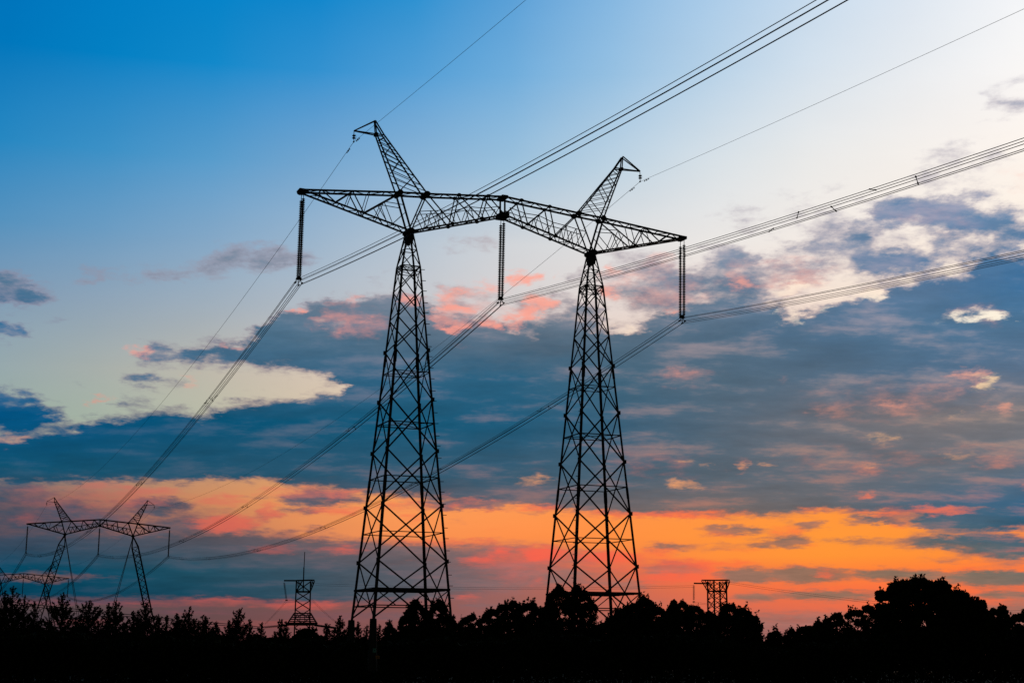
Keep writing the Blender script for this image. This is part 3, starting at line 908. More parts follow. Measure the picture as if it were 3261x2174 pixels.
# the two small plates on the nearest leg's pier
p = Vector((-JNT[0] - 3.57, -3.05, 0))
pl = MB()
n1 = math.radians(-23) - .0
pl.box((p.x + .0, p.y - .47, 1.95), (.27, .02, .33))
plate = pl.build('number_plate', M['plate_green'], pylon)
plate['label'] = 'small green plate with a dark mark on the leg'
pk = MB()
pk.plate((p.x, p.y - .484, 1.97), [(-.05, .1), (-.02, -.06), (.05, -.06), (.05, -.02), (0.0, -.01), (-.02, .1)], .006)
pk.build('number_mark', M['ink'], plate)
pl = MB()
pl.box((p.x + .31, p.y - .40, 1.42), (.34, .02, .24))
plate2 = pl.build('warning_plate', M['plate_orange'], pylon)
plate2['label'] = 'small orange warning plate low on the leg'
pk = MB()
pk.plate((p.x + .31, p.y - .414, 1.40), [(-.1, -.06), (-.06, -.06), (0, .05), (.06, -.06), (.1, -.06), (0.0, .09)], .006)
pk.build('warning_mark', M['ink'], plate2)


def guyed_pylon(t, label, first=True):
    """the line's further pylons: same head, on two narrow leaning masts held by guys"""
    x, y, th, z0 = TOWERS[t]
    r = thing('transmission_pylon', label, 'pylon', (x, y, z0), th, 'pylons of the three phase line')
    crossarm(r, .26, .16, .11)
    horn(r, -1, .21, .12)
    horn(r, 1, .21, .12)
    gz = hz(x, y) - z0
    for sg in (-1, 1):
        m = bpy.data.objects.new('mast', None)
        COL.objects.link(m)
        m.parent = r
        top = Vector((sg * JNT[0], 0, JNT[1] - .2))
        foot = Vector((sg * (JNT[0] + .256 * (JNT[1] - gz)), 0, gz))
        ax = (foot - top).normalized()
        u = Vector((0, 1, 0))
        v = ax.cross(u)
        ln = (foot - top).length
        W = lambda s: min(.85, .12 + s * .25) if s < ln - 5 else max(.15, .85 - (s - ln + 5) * .14)
        cs = [(-1, -1), (1, -1), (1, 1), (-1, 1)]
        K = lambda i, s: top + ax * s + u * (cs[i][0] * W(s)) + v * (cs[i][1] * W(s))
        st = [0, 2.9] + [2.9 + 1.7 * k for k in range(1, int((ln - 7.9) / 1.7) + 1)] + [ln - 5, ln - .1]
        for i in range(4):
            q = MB()
            for a, b in zip(st[:-1], st[1:]):
                q.bar(K(i, a), K(i, b), .24)
            q.build('leg', M['steel'], m)
        q = MB()
        for j, (a, b) in enumerate(zip(st[:-1], st[1:])):
            for i in range(4):
                k = (i + 1) % 4
                q.bar(K(i if j % 2 else k, a), K(k if j % 2 else i, b), .15)
            if j == 1:
                for i in range(4):
                    q.bar(K(i, a), K((i + 1) % 4, a), .1)
        q.build('bracing', M['steel'], m)
        for f in (-1, 1):
            q = MB()
            hgt = JNT[1] - gz
            q.tube([(sg * (JNT[0] - .15), f * .3, JNT[1] - .8), (sg * (JNT[0] - .216 * hgt), f * .20 * hgt, gz)], .075, 5)
            q.build('guy_wire', M['wire'], r)
    return r


guyed_pylon(2, 'small distant lattice pylon on two leaning guyed masts, standing behind the left saplings')
guyed_pylon(3, 'faint furthest lattice pylon cut off by the left edge of the picture')


# ------------------------------------------------------------------ insulators
def string_mb(a, b, first, pitch, r, n):
    prof = [(0, .03), (first - .02, .03)]
    s = first
    for _ in range(n):
        prof += [(s, .06), (s + pitch * .22, .09), (s + pitch * .42, r), (s + pitch * .66, r * .95), (s + pitch * .74, .075), (s + pitch * .98, .055)]
        s += pitch
    ln = (Vector(b) - Vector(a)).length
    prof += [(min(s + .02, ln - .02), .03), (ln, .03)]
    q = MB()
    q.lathe(a, b, prof, 12)
    return q


Z_STR = 33.0           # height of the clamps
LEAN = 0.36
BUNDLE = [(math.cos(rad(a)) * .31, math.sin(rad(a)) * .31) for a in (-90, -18, 54, 126, 198)]


def suspension(t, s, label, full=True):
    """twin insulator strings with their yoke and five clamps"""
    x, y, th, z0 = TOWERS[t]
    ztop = (TIP[1] if s else CB[1]) - .18
    base = wpt(t, (s, 0, ztop))
    r = thing('insulator_set', label, 'insulator', base, th, 'insulator strings hanging from the pylons')
    rd = .160 if t == 1 else .20
    drop = ztop - Z_STR
    ln_y = LEAN if t == 1 else .1
    for f in (-1, 1):
        a = Vector((0, f * .36, 0))
        b = Vector((0, ln_y + f * .36, -drop + .42))
        ln = (b - a).length
        n = int((ln - .62) / .162)
        string_mb(a, b, .55, (ln - .62) / n, rd, n).build('insulator_string', M['glass'], r)
    q = MB()
    c = Vector((0, ln_y, -drop))
    q.plate((c.x, c.y, c.z + .30), [(-.16, -.12), (.16, -.12), (.24, .05), (.1, .16), (-.1, .16), (-.24, .05)], .12)
    q.box((c.x, c.y, c.z + .42), (.12, .95, .14))
    q.build('yoke', M['steel'], r)
    for bx, bz in BUNDLE:
        k = MB()
        p = c + Vector((bx, 0, bz))
        k.lathe(p - Vector((0, .20, .0)), p + Vector((0, .20, 0)), [(0, .035), (.08, .075), (.32, .075), (.40, .035)], 8)
        k.bar(p, c + Vector((bx * .3, 0, .2)), .05)
        k.build('clamp', M['steel'], r)
    return r


PH = {'left': -TIP[0] + .15, 'centre': 0.0, 'right': TIP[0] - .15}
TNAME = {1: 'nearest pylon', 2: 'distant leaning pylon', 3: 'furthest pylon'}
ANM = {'left': 'left end', 'centre': 'middle', 'right': 'right end'}
for t in (1, 2, 3):
    for nm, s in PH.items():
        suspension(t, s, 'twin strings of dark disc insulators hanging from the %s of the %s' % (ANM[nm], TNAME[t]))


def earth_insulator(t, sg):
    x, y, th, z0 = TOWERS[t]
    base = wpt(t, (sg * ATP[0], 0, ATP[1] - .05))
    r = thing('earth_wire_insulator', 'short two disc insulator hanging from the %s horn of the %s' % (
        'left' if sg < 0 else 'right', TNAME[t]), 'insulator', base, th, 'insulators on the horns')
    string_mb((0, 0, 0), (0, 0, -.95), .30, .22, .16, 2).build('disc_stack', M['glass'], r)
    q = MB()
    q.lathe((0, -.14, -.98), (0, .14, -.98), [(0, .03), (.06, .07), (.22, .07), (.28, .03)], 8)
    q.build('clamp', M['steel'], r)
    q = MB()
    q.tube([(.14, 0, -.25), (.2, 0, -.4), (.2, 0, -.6), (.14, 0, -.75)], .014, 5)
    q.build('arcing_horn', M['steel'], r)


for t in (1, 2, 3):
    for sg in (-1, 1):
        earth_insulator(t, sg)

# ------------------------------------------------------------------ conductors
SAG, SAG_E = 0.00068, 0.00054
OUT_AZ, OUT_M, OUT_K = 0.38297, 0.12841, 0.00064429      # the span that passes over the camera's right
OUTE_M, OUTE_K = 0.09616, 0.00032144


def span_pts(a, b, sag, n):
    L = math.hypot(b.x - a.x, b.y - a.y)
    return [a + (b - a) * t - Vector((0, 0, sag * L * L / 2 * t * (1 - t))) for t in [i / n for i in range(n + 1)]]


def out_pts(a, m, k, length, n):
    d = Vector((math.sin(OUT_AZ), -math.cos(OUT_AZ), 0))
    return [a + d * s + Vector((0, 0, -m * s + k * s * s / 2)) for s in [length * i / n for i in range(n + 1)]]


def wire(name, pts, r, label, cat, group):
    base = pts[0].copy()
    q = MB()
    q.tube([p - base for p in pts], r, 5)
    return tag(q.build(name, M['wire'], None, base), label, cat, group)


SUBN = ['lowest wire', 'lower right wire', 'upper right wire', 'upper left wire', 'lower left wire']
PHN = {'left': 'left', 'centre': 'middle', 'right': 'right'}


def spacer(p, q, label):
    base = (p + q) / 2
    m = MB()
    m.bar(p - base, q - base, .034)
    for e in (p, q):
        d = (q - p).normalized()
        m.lathe(e - base - d * .07, e - base + d * .07, [(0, .025), (.03, .045), (.11, .045), (.14, .025)], 6)
    return tag(m.build('wire_spacer', M['steel'], None, base), label, 'spacer', 'spacers between the bundled wires')


def bundle_off(t, k, s, ln=None):
    ln = LEAN if t == 1 else .1
    return (s + BUNDLE[k][0], ln, Z_STR + BUNDLE[k][1] - .03)


PAIRS = [(0, 1), (0, 4), (1, 2), (4, 3), (2, 3)]
for nm, s in PH.items():
    fwd = {}
    for k in range(5):
        a = wpt(1, bundle_off(1, k, s))
        b = wpt(2, bundle_off(2, k, s))
        pts = span_pts(a, b, SAG, 40)
        fwd[k] = pts
        wire('conductor_wire', pts, .025, '%s of the %s bundle between the nearest pylon and the distant one' % (SUBN[k], PHN[nm]),
             'power line', 'conductor wires of the line')
        c = wpt(3, bundle_off(3, k, s))
        wire('conductor_wire', span_pts(b, c, SAG, 28), .034, '%s of the %s bundle between the two distant pylons at left' % (SUBN[k], PHN[nm]),
             'power line', 'conductor wires of the line')
        pts = out_pts(a, OUT_M, OUT_K, 225, 40)
        fwd[('o', k)] = pts
        wire('conductor_wire', pts, .020, '%s of the %s bundle running from the nearest pylon out to the right' % (SUBN[k], PHN[nm]),
             'power line', 'conductor wires of the line')

    def seg(pts, u):
        i = min(int(u * (len(pts) - 1)), len(pts) - 2)
        f = u * (len(pts) - 1) - i
        return pts[i].lerp(pts[i + 1], f)
    for gi, u in enumerate({'left': (.13, .30, .50, .68, .85), 'centre': (.16, .36, .55, .74, .90), 'right': (.11, .27, .44, .62, .80, .93)}[nm]):
        for j, (a, b) in enumerate(PAIRS):
            spacer(seg(fwd[a], u + .004 * (j - 2)), seg(fwd[b], u + .004 * (j - 2)),
                   'small bar spacer clamped across the %s bundle between the nearest and the distant pylon' % PHN[nm])
    for gi, u in enumerate({'left': (), 'centre': (.235,), 'right': (.335,)}[nm]):
        for j, (a, b) in enumerate(PAIRS):
            uu = u + .016 * ((j * 2) % 5 - 2)
            spacer(seg(fwd[('o', a)], uu), seg(fwd[('o', b)], uu),
                   'small bar spacer on the %s bundle running out to the right, beyond the pylon' % PHN[nm])

for sg in (-1, 1):
    side = 'left' if sg < 0 else 'right'
    e = lambda t: wpt(t, (sg * ATP[0], 0, ATP[1] - 1.03))
    wire('earth_wire', span_pts(e(1), e(2), SAG_E, 36), .018, 'thin single wire from the %s horn of the nearest pylon down to the distant one' % side, 'power line', 'earth wires')
    wire('earth_wire', span_pts(e(2), e(3), SAG_E, 24), .022, 'thin single wire between the %s horns of the two distant pylons' % side, 'power line', 'earth wires')
    wire('earth_wire', out_pts(e(1), OUTE_M, OUTE_K, 225, 30), .014, 'thin single wire from the %s horn of the nearest pylon out over the right' % side, 'power line', 'earth wires')
    for i, ds in enumerate((.9, 1.5)):
        for dirn in (1, -1):
            if dirn == 1:
                L = (e(2) - e(1)).length
                pp = span_pts(e(1), e(2), SAG_E, 200)
                p = pp[1] if i == 0 else pp[1].lerp(pp[2], .3)
            else:
                pp = out_pts(e(1), OUTE_M, OUTE_K, 225, 200)
                p = pp[1] if i == 0 else pp[1].lerp(pp[2], .4)
            d = Vector((math.sin(OUT_AZ), -math.cos(OUT_AZ), 0))
            q = MB()
            q.bar((0, 0, 0), (0, 0, -.11), .02)
            q.bar(d * -.2 + Vector((0, 0, -.12)), d * .2 + Vector((0, 0, -.12)), .018)
            for k in (-1, 1):
                q.lathe(d * (.13 * k) + Vector((0, 0, -.12)), d * (.27 * k) + Vector((0, 0, -.12)), [(0, .02), (.03, .055), (.11, .055), (.14, .02)], 7)
            tag(q.build('vibration_damper', M['steel'], None, p), 'tiny dumbbell damper on the thin wire beside the %s horn, %s side' % (
                side, 'far' if dirn == 1 else 'near'), 'damper', 'vibration dampers on the earth wires')


# ------------------------------------------------------------------ the crossing line's column pylons
def column_pylon(label, x, y, rz, half, zt, spike, skirt, arm_l, arm_r):
    gz = hz(x, y)
    r = thing('column_pylon', label, 'pylon', (x, y, gz), rz, 'column pylons of the crossing line')
    H = zt - gz
    zc = H - 4.3                              # where the head begins to flare
    cs = [(-1, -1), (1, -1), (1, 1), (-1, 1)]
    hw = lambda z: half * (1.12 - .12 * z / H)
    K = lambda i, z: Vector((cs[i][0] * hw(z), cs[i][1] * hw(z), z))
    for i in range(4):
        q = MB()
        q.bar(K(i, 0), K(i, H - .3), .50)
        q.build('leg', M['steel'], r)
    q = MB()
    st = np.linspace(.5, zc, 10).tolist() + [H - .4]
    for a, b in zip(st[:-1], st[1:]):
        for i in range(4):
            k = (i + 1) % 4
            q.bar(K(i, a), K(k, b), .22)
            q.bar(K(k, a), K(i, b), .22)
    for i in range(4):
        q.bar(K(i, zc), K((i + 1) % 4, zc), .45)
    q.build('bracing', M['steel'], r)
    q = MB()
    h = hw(H)
    for f in (-1, 1):
        for sx, arm in ((-1, arm_l), (1, arm_r)):
            tip = Vector((sx * arm, f * h * .5, H - .2))
            q.bar(K(0 if sx < 0 and f < 0 else 3 if sx < 0 else 1 if f < 0 else 2, zc), tip, .28)
            for t in (.35, .65):
                m = Vector((sx * (h + (arm - h) * t), f * h * .75, zc + (H - .2 - zc) * t))
                q.bar(m, (m.x, m.y, H - .2), .17)
                q.bar(m, (sx * (h + (arm - h) * (t - .25)), f * h * .75, H - .2), .15)
    q.build('head_bracket', M['steel'], r)
    q = MB()
    lo, hi = -arm_l, arm_r
    vs = [Vector(p) for p in ((lo, -h * .5, H - .2), (-h, -h * 1.15, H - .25), (h, -h * 1.15, H - .05), (hi, -h * .5, H),
                              (hi, h * .5, H), (h, h * 1.15, H + .05), (-h, h * 1.15, H - .1), (lo, h * .5, H - .1))]
    k = len(vs)
    q.add(vs + [v + Vector((0, 0, .42)) for v in vs], [tuple(range(k - 1, -1, -1)), tuple(range(k, 2 * k))] +
          [(i, (i + 1) % k, k + (i + 1) % k, k + i) for i in range(k)])
    q.build('top_platform', M['steel'], r)
    if spike:
        q = MB()
        q.tube([(0, 0, zc), (0, 0, H + 5.2)], .26, 6)
        q.tube([(.05, 0, H + 5.1), (.15, 0, H + 11.2)], .17, 6)
        q.build('lightning_rod', M['steel'], r)
    if skirt:
        q = MB()
        z1, z0 = skirt[1] - gz, skirt[0] - gz
        o1, o0 = hw(z1) * 1.12, hw(z0) * 1.95
        for i in range(4):
            k = (i + 1) % 4
            c1 = lambda i: Vector((cs[i][0] * o1, cs[i][1] * o1, z1))
            c0 = lambda i: Vector((cs[i][0] * o0, cs[i][1] * o0, z0))
            q.bar(c1(i), c0(i), .3)
            q.bar(c1(i), c1(k), .3)
            q.bar(c0(i), c0(k), .55)
            q.bar(c0(i) - Vector((0, 0, .6)), c0(k) - Vector((0, 0, .6)), .3)
            for t in (.2, .4, .6, .8):
                a, b = c1(i).lerp(c0(i), t), c1(k).lerp(c0(k), t)
                q.bar(a, b, .2)
                q.bar(c1(i).lerp(c1(k), t), c0(i).lerp(c0(k), t), .2)
        q.build('lattice_skirt', M['steel'], r)
    return r


D4, D5 = 590.0, 610.0
p4 = at(968, 1849, D4)
p5 = at(2284, 1846, D5)
column_pylon('square lattice column pylon with a tall lightning rod, left of the big pylon', p4.x, D4, rad(8), 2.75, p4.z, True,
             (at(968, 1985, D4).z, at(968, 1953, D4).z), 0.5, 4.3)
column_pylon('square lattice column pylon without a rod, right of the big pylon', p5.x, D5, rad(20), 2.75, p5.z, False, None, 6.2, 5.2)
# outrigger beams that carry the hanging strings
for pa, pb, lab in ((at(906, 1849, D4), at(946, 1849, D4), 'long thin beam sticking out left of the column pylon with the lightning rod'),
                    (at(2211, 1855, D5), at(2262, 1856, D5), 'long thin beam sticking out left of the column pylon without a rod')):
    q = MB()
    q.bar(pa - pa, pb - pa, .55)
    tag(q.build('outrigger_beam', M['steel'], None, pa), lab, 'beam', 'beams of the column pylons')


def far_string(a, b, label):
    base = a.copy()
    r = thing('insulator_string', label, 'insulator', base, 0, 'insulator strings of the column pylons')
    string_mb(Vector((0, 0, 0)), b - a, .4, .42, .46, int(((b - a).length - .8) / .42)).build('disc_stack', M['glass'], r)
    q = MB()
    q.box(b - a, (.9, .5, .45))
    q.build('clamp', M['steel'], r)


s4a, s4b = at(906, 1852, D4), at(914, 1911, D4)
s5a, s5b = at(2211, 1858, D5), at(2211, 1914, D5)
far_string(s4a, s4b, 'slanting string of discs hanging beside the column pylon with the lightning rod')
far_string(s5a, s5b, 'string of discs hanging straight beside the column pylon without a rod')
for dz in (0, -.7):
    for a, b, sag, lab in (
            (at(1003, 1858, D4), at(2211, 1862, D5), .00042, 'thin wire strung between the two column pylons, behind the big pylon'),
            (at(2318, 1850, D5), at(2830, 1916, 520), .0003, 'thin wire falling from the rodless column pylon to the big round tree'),
            (s4b, at(845, 1986, D4 - 20), .004, 'looped jumper wire left of the column pylon with the lightning rod'),
            (at(995, 1908, D4), at(1080, 1986, D4 - 20), .004, 'looped jumper wire right of the column pylon with the lightning rod'),
            (s4b, at(945, 1914, D4), .004, 'short jumper wire from the slanting string to the column'),
            (s5b, at(2262, 1921, D5), .004, 'short jumper wire from the straight string to the column'),
            (s5b, at(2196, 1945, D5 - 10), .004, 'jumper wire dropping from the straight string into the trees'),
            (at(840, 1997, D4), at(-60, 1908, D4 - 90), .0002, 'thick cable running left from the column pylon behind the saplings'),
            (at(1075, 1999, D4), at(2600, 2008, D5), .00012, 'low wire behind the trees, right of the column pylon with the rod'),
            (at(2900, 1945, 640), at(3330, 1938, 650), .0001, 'faint wire at the right edge, behind the round trees')):
        wire('cable', span_pts(a + Vector((0, 0, dz)), b + Vector((0, 0, dz * (1 if sag < .003 else .5))), sag, 24),
             .040 if 'thick' not in lab else .13, ('upper ' if dz == 0 else 'lower ') + lab, 'power line', 'wires of the crossing line')
for a, b, lab in ((at(925, 1990, D4), at(838, 1998, D4 - 4), 'long level insulator string left of the lattice skirt'),
                  (at(1000, 1990, D4), at(1076, 2000, D4 - 4), 'long level insulator string right of the lattice skirt')):
    far_string(a, b, lab)


# ------------------------------------------------------------------ trees
def leaf_faces(cent, size, rng):
    """rhombic leaves with random directions; returns vertices and faces"""
    n = len(cent)
    d = rng.normal(size=(n, 3)); d /= np.linalg.norm(d, axis=1)[:, None]
    e = rng.normal(size=(n, 3)); e -= d * (e * d).sum(1)[:, None]
    e /= np.linalg.norm(e, axis=1)[:, None]
    s = (size * rng.uniform(.65, 1.35, n))[:, None]
    v = np.stack([cent - d * s * .5, cent + e * s * .34 - d * s * .05, cent + d * s * .55, cent - e * s * .34 - d * s * .05], 1)
    return v.reshape(-1, 3), np.arange(4 * n).reshape(n, 4)


def mesh_np(name, v, f, mat, parent=None, loc=None):
    me = bpy.data.meshes.new(name)
    me.vertices.add(len(v))
    me.vertices.foreach_set('co', np.asarray(v, np.float32).ravel())
    me.loops.add(f.size)
    me.loops.foreach_set('vertex_index', f.astype(np.int32).ravel())
    me.polygons.add(len(f))
    me.polygons.foreach_set('loop_start', np.arange(0, f.size, f.shape[1], dtype=np.int32))
    me.polygons.foreach_set('loop_total', np.full(len(f), f.shape[1], np.int32))
    me.update()
    me.validate()
    me.materials.append(mat)
    o = bpy.data.objects.new(name, me)
    COL.objects.link(o)
    if parent is not None:
        o.parent = parent
    if loc is not None:
        o.location = loc
    return o


def sapling(px, top, width, y, label, seed, lean=0.0, tops=()):
    """young poplar: a straight stem with rising leafy shoots"""
    rng = np.random.default_rng(seed)
    p = at(px, top, y)
    base = Vector((p.x - lean, y, hz(p.x, y)))
    H = p.z - base.z
    R = width / FOCAL * y / 2 * 1.12
    r = thing('poplar_sapling', label, 'tree', base, 0, 'young poplars in the left foreground')
    tr = MB()
    stem = [Vector((0, 0, 0)), Vector((lean * .4, 0, H * .5)), Vector((lean, 0, H * .97))]
    tr.tube(stem, .06, 6, .012)
    cents = []
    z = H * .12
    az = rng.uniform(0, 6.28)
    shoots = [(stem[1], stem[2])]
    while z < H * .93:
        t = z / H
        prof = 1.0 if t < .46 else max(.10, ((1 - t) / .54) ** .9)
        for _ in range(2 if t < .8 else 1):
            az += 2.4 + rng.uniform(-.5, .5)
            ln = R * prof * rng.uniform(.7, 1.4)
            a = Vector((lean * t, 0, z))
            rise = rng.uniform(.35, .95) * ln + .04 * H * (t > .75)
            b = a + Vector((math.cos(az) * ln, math.sin(az) * ln, min(rise, H * 1.0 - z)))
            shoots.append((a, b))
            mid = a.lerp(b, .55) + Vector((math.cos(az), math.sin(az), -.4)) * ln * .12
            tr.tube([a, mid, b], .022, 4, .006)
            if ln > .5:
                for sd in (-1, 1):
                    c = a.lerp(b, rng.uniform(.4, .65))
                    az2 = az + sd * rng.uniform(.5, 1.0)
                    l2 = ln * rng.uniform(.35, .55)
                    e = c + Vector((math.cos(az2) * l2, math.sin(az2) * l2, l2 * rng.uniform(.8, 1.5)))
                    tr.tube([c, e], .012, 4, .004)
                    shoots.append((c, e))
        z += H * rng.uniform(.016, .028)
    for i, (a, b) in enumerate(shoots):
        ln = (b - a).length
        k = max(8, int(ln * 60))
        t = rng.uniform(.12, 1.04, k) ** .85
        a, b = np.array(a), np.array(b)
        cents.append(a + (b - a) * t[:, None] + rng.normal(size=(k, 3)) * (.03 + .03 * (1 - t[:, None])))
    # dense lower growth
    k = int(1500 * R * H * .4)
    th_, rr, zz = rng.uniform(0, 6.28, k), R * np.sqrt(rng.uniform(0, 1, k)), H * rng.uniform(.02, .9, k)
    keep = (rr < R * np.clip(1.22 - (zz / H) * 1.28, .03, .85)) & (rng.uniform(0, 1, k) < np.where(zz > .55 * H, .75, 1.0))
    cents.append(np.stack([rr * np.cos(th_), rr * np.sin(th_), zz], 1)[keep])
    v, f = leaf_faces(np.concatenate(cents), .105, rng)
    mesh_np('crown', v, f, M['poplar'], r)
    tr.build('trunk', M['bark'], r)
    return r


def broad_tree(contour, y, label, seed, name='broadleaf_tree', dens=1.0, depth=None, leaf=.17, group='round trees along the horizon', low=2060, gaps=.0, mat='leaf'):
    """tree whose crown fills the outline given by contour (photo pixels), as a real volume"""
    rng = np.random.default_rng(seed)
    xs_ = np.array([c[0] for c in contour], float)
    ys_ = np.array([c[1] for c in contour], float)
    x0, x1 = xs_[0], xs_[-1]
    cx = (x0 + x1) / 2
    mpp = y / FOCAL
    basep = at(cx, 2080, y)
    base = Vector((basep.x, y, hz(basep.x, y)))
    # sharpen the outline's own bumps a little: clumps would otherwise round them off
    fine = np.arange(x0, x1 + 1.0, 2.0)
    prof = np.interp(fine, xs_, ys_)
    ker = np.hanning(31); ker /= ker.sum()
    soft = np.convolve(np.pad(prof, 15, mode='edge'), ker, 'valid')
    wob = np.convolve(rng.normal(size=len(fine) + 8), np.hanning(9), 'valid') * 1.6
    prof = soft + (prof - soft) * 1.9 + np.abs(wob) * 1.5
    ztop = lambda px: np.array([at(a, float(np.interp(a, fine, prof)), y).z for a in px]) - base.z
    halfw = (x1 - x0) / 2 * mpp
    dep = halfw * .8 if depth is None else depth
    r = thing(name, label, 'tree', base, 0, group)
    zl = at(cx, low, y).z - base.z
    nb = max(20, int((x1 - x0) * (low - ys_.min()) / 85 * dens))
    cents = []
    tr = MB()
    H = float(ztop([cx])[0])
    tr.tube([(0, 0, 0), (.05 * halfw, 0, H * .35), (0, 0, H * .75)], .05 + .03 * halfw, 7, .03)
    limbs = []
    pxs = rng.uniform(x0 + 4, x1 - 4, nb)
    zt = ztop(pxs)
    for q in range(nb):
        u = (pxs[q] - cx) / ((x1 - x0) / 2)
        skin = rng.uniform() < .34
        cr = rng.uniform(.12, .22) if skin else rng.uniform(.16, .34)
        # clump centres: half of them along the skin of the crown
        if skin:
            z = zt[q] - cr * rng.uniform(.75, 1.25)
            yy = rng.uniform(-.45, .45) * dep * math.sqrt(max(.05, 1 - u * u))
        else:
            z = zl + (zt[q] - .42 - zl) * rng.uniform(0, 1) - cr * .5
            yy = rng.uniform(-1, 1) * dep * math.sqrt(max(.05, 1 - u * u))
        c = np.array([(pxs[q] - cx) * mpp, yy, max(z, .4)])
        k = int(rng.uniform(70, 125))
        d = rng.normal(size=(k, 3)); d /= np.linalg.norm(d, axis=1)[:, None]
        cents.append(c + d * (cr * rng.uniform(.25, 1.0, k) ** .5)[:, None] * np.array([1.05, 1.0, .85]))
        if rng.uniform() < .08:
            limbs.append(c)
    # small lobes set closely along the skin, following the outline
    for a in np.arange(x0 + 3, x1 - 2, 7.0):
        a = a + rng.uniform(-3, 3)
        if rng.uniform() < .12:
            continue
        cr = rng.uniform(.09, .17)
        z = float(ztop([a])[0]) - cr * rng.uniform(.6, 1.2)
        for _ in range(2):
            c = np.array([(a - cx) * mpp, rng.uniform(-.35, .35) * dep, max(z, .4)])
            k = int(rng.uniform(28, 50))
            d = rng.normal(size=(k, 3)); d /= np.linalg.norm(d, axis=1)[:, None]
            cents.append(c + d * (cr * rng.uniform(.2, 1.0, k) ** .5)[:, None])
            z -= cr * 1.2
    # sprigs that break the outline
    for a in rng.uniform(x0, x1, max(6, int((x1 - x0) / 6))):
        zz = float(ztop([a])[0]) - .12
        b = np.array([(a - cx) * mpp, rng.uniform(-.3, .3) * dep, zz])
        L = rng.uniform(.12, .46)
        dirv = np.array([rng.uniform(-.5, .5), rng.uniform(-.3, .3), 1.0])
        k = int(10 + 26 * L)
        cents.append(b + dirv * (rng.uniform(0, L, k))[:, None] + rng.normal(size=(k, 3)) * .045)
    for c in limbs[:26]:
        s = Vector((0, 0, H * rng.uniform(.15, .55)))
        e = Vector(c)
        tr.tube([s, s.lerp(e, .5) + Vector((0, 0, .12)), e], .035, 4, .008)
    C = np.concatenate(cents)
    v, f = leaf_faces(C, leaf, rng)
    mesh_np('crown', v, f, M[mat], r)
    tr.build('trunk', M['bark'], r)
    return r


# left row of young poplars (photo pixel of the top, width, depth)
SAP = [(17, 1879, 70, 96, 'dark poplar at the left edge with a blunt top'),
       (44, 1863, 74, 98, 'tallest poplar by the left edge, above its neighbours'),
       (82, 1893, 62, 99, 'poplar leaning into the right side of the tall one at the left edge'),
       (112, 1913, 50, 95, 'low poplar at the foot of the leaning far mast'),
       (203, 1885, 90, 97, 'pointed poplar standing between the masts of the distant pylons'),
       (158, 1978, 60, 90, 'short bushy poplar between two taller ones at left'),
       (287, 1908, 86, 95, 'narrow poplar beneath the distant pylon guys, pointed top'),
       (372, 1908, 74, 97, 'poplar with a single tall shoot below the right end of the distant pylon'),
       (348, 1920, 50, 95, 'slim poplar joined to the one with the tall shoot'),
       (466, 1916, 84, 96, 'poplar hiding the foot of the right leaning mast'),
       (427, 1944, 62, 93, 'shorter poplar left of the one hiding the mast foot'),
       (507, 1953, 40, 94, 'thin sparse poplar with a forked top, left twig'),
       (533, 1957, 40, 94, 'thin sparse poplar with a forked top, right twig'),
       (605, 1932, 78, 97, 'full poplar with a sharp tip midway along the left row'),
       (566, 1950, 60, 95, 'bushy poplar touching the left side of the sharp tipped one'),
       (656, 1959, 70, 96, 'rounded poplar right of the sharp tipped one'),
       (690, 1978, 50, 92, 'low soft poplar right of the rounded one'),
       (764, 1935, 72, 95, 'feathery poplar with long side shoots left of the column pylon'),
       (733, 1972, 42, 93, 'short poplar at the left foot of the feathery one'),
       (798, 1967, 38, 95, 'slim small poplar right of the feathery one'),
       (836, 1982, 40, 96, 'small poplar just left of the level insulator string'),
       (897, 1967, 46, 97, 'spindly poplar crossing the level insulator string'),
       (914, 1974, 34, 96, 'second spindly poplar close to the column pylon'),
       (1043, 1984, 44, 97, 'small poplar under the right jumper loop'),
       (1084, 1957, 56, 98, 'upright dark poplar left of the big pylon foot'),
       (1142, 1976, 40, 97, 'small poplar between the two front piers of the big pylon'),
       (1170, 1987, 36, 142, 'tiny poplar just left of the plated pier'),
       (1210, 1986, 40, 141, 'little poplar just right of the plated pier'),
       (1241, 1970, 44, 97, 'airy poplar right of the plated pier')]
for i, (px, top, w, d, lab) in enumerate(SAP):
    sapling(px, top, w * 1.08, d, lab, 100 + i, lean=random.uniform(-.12, .12))

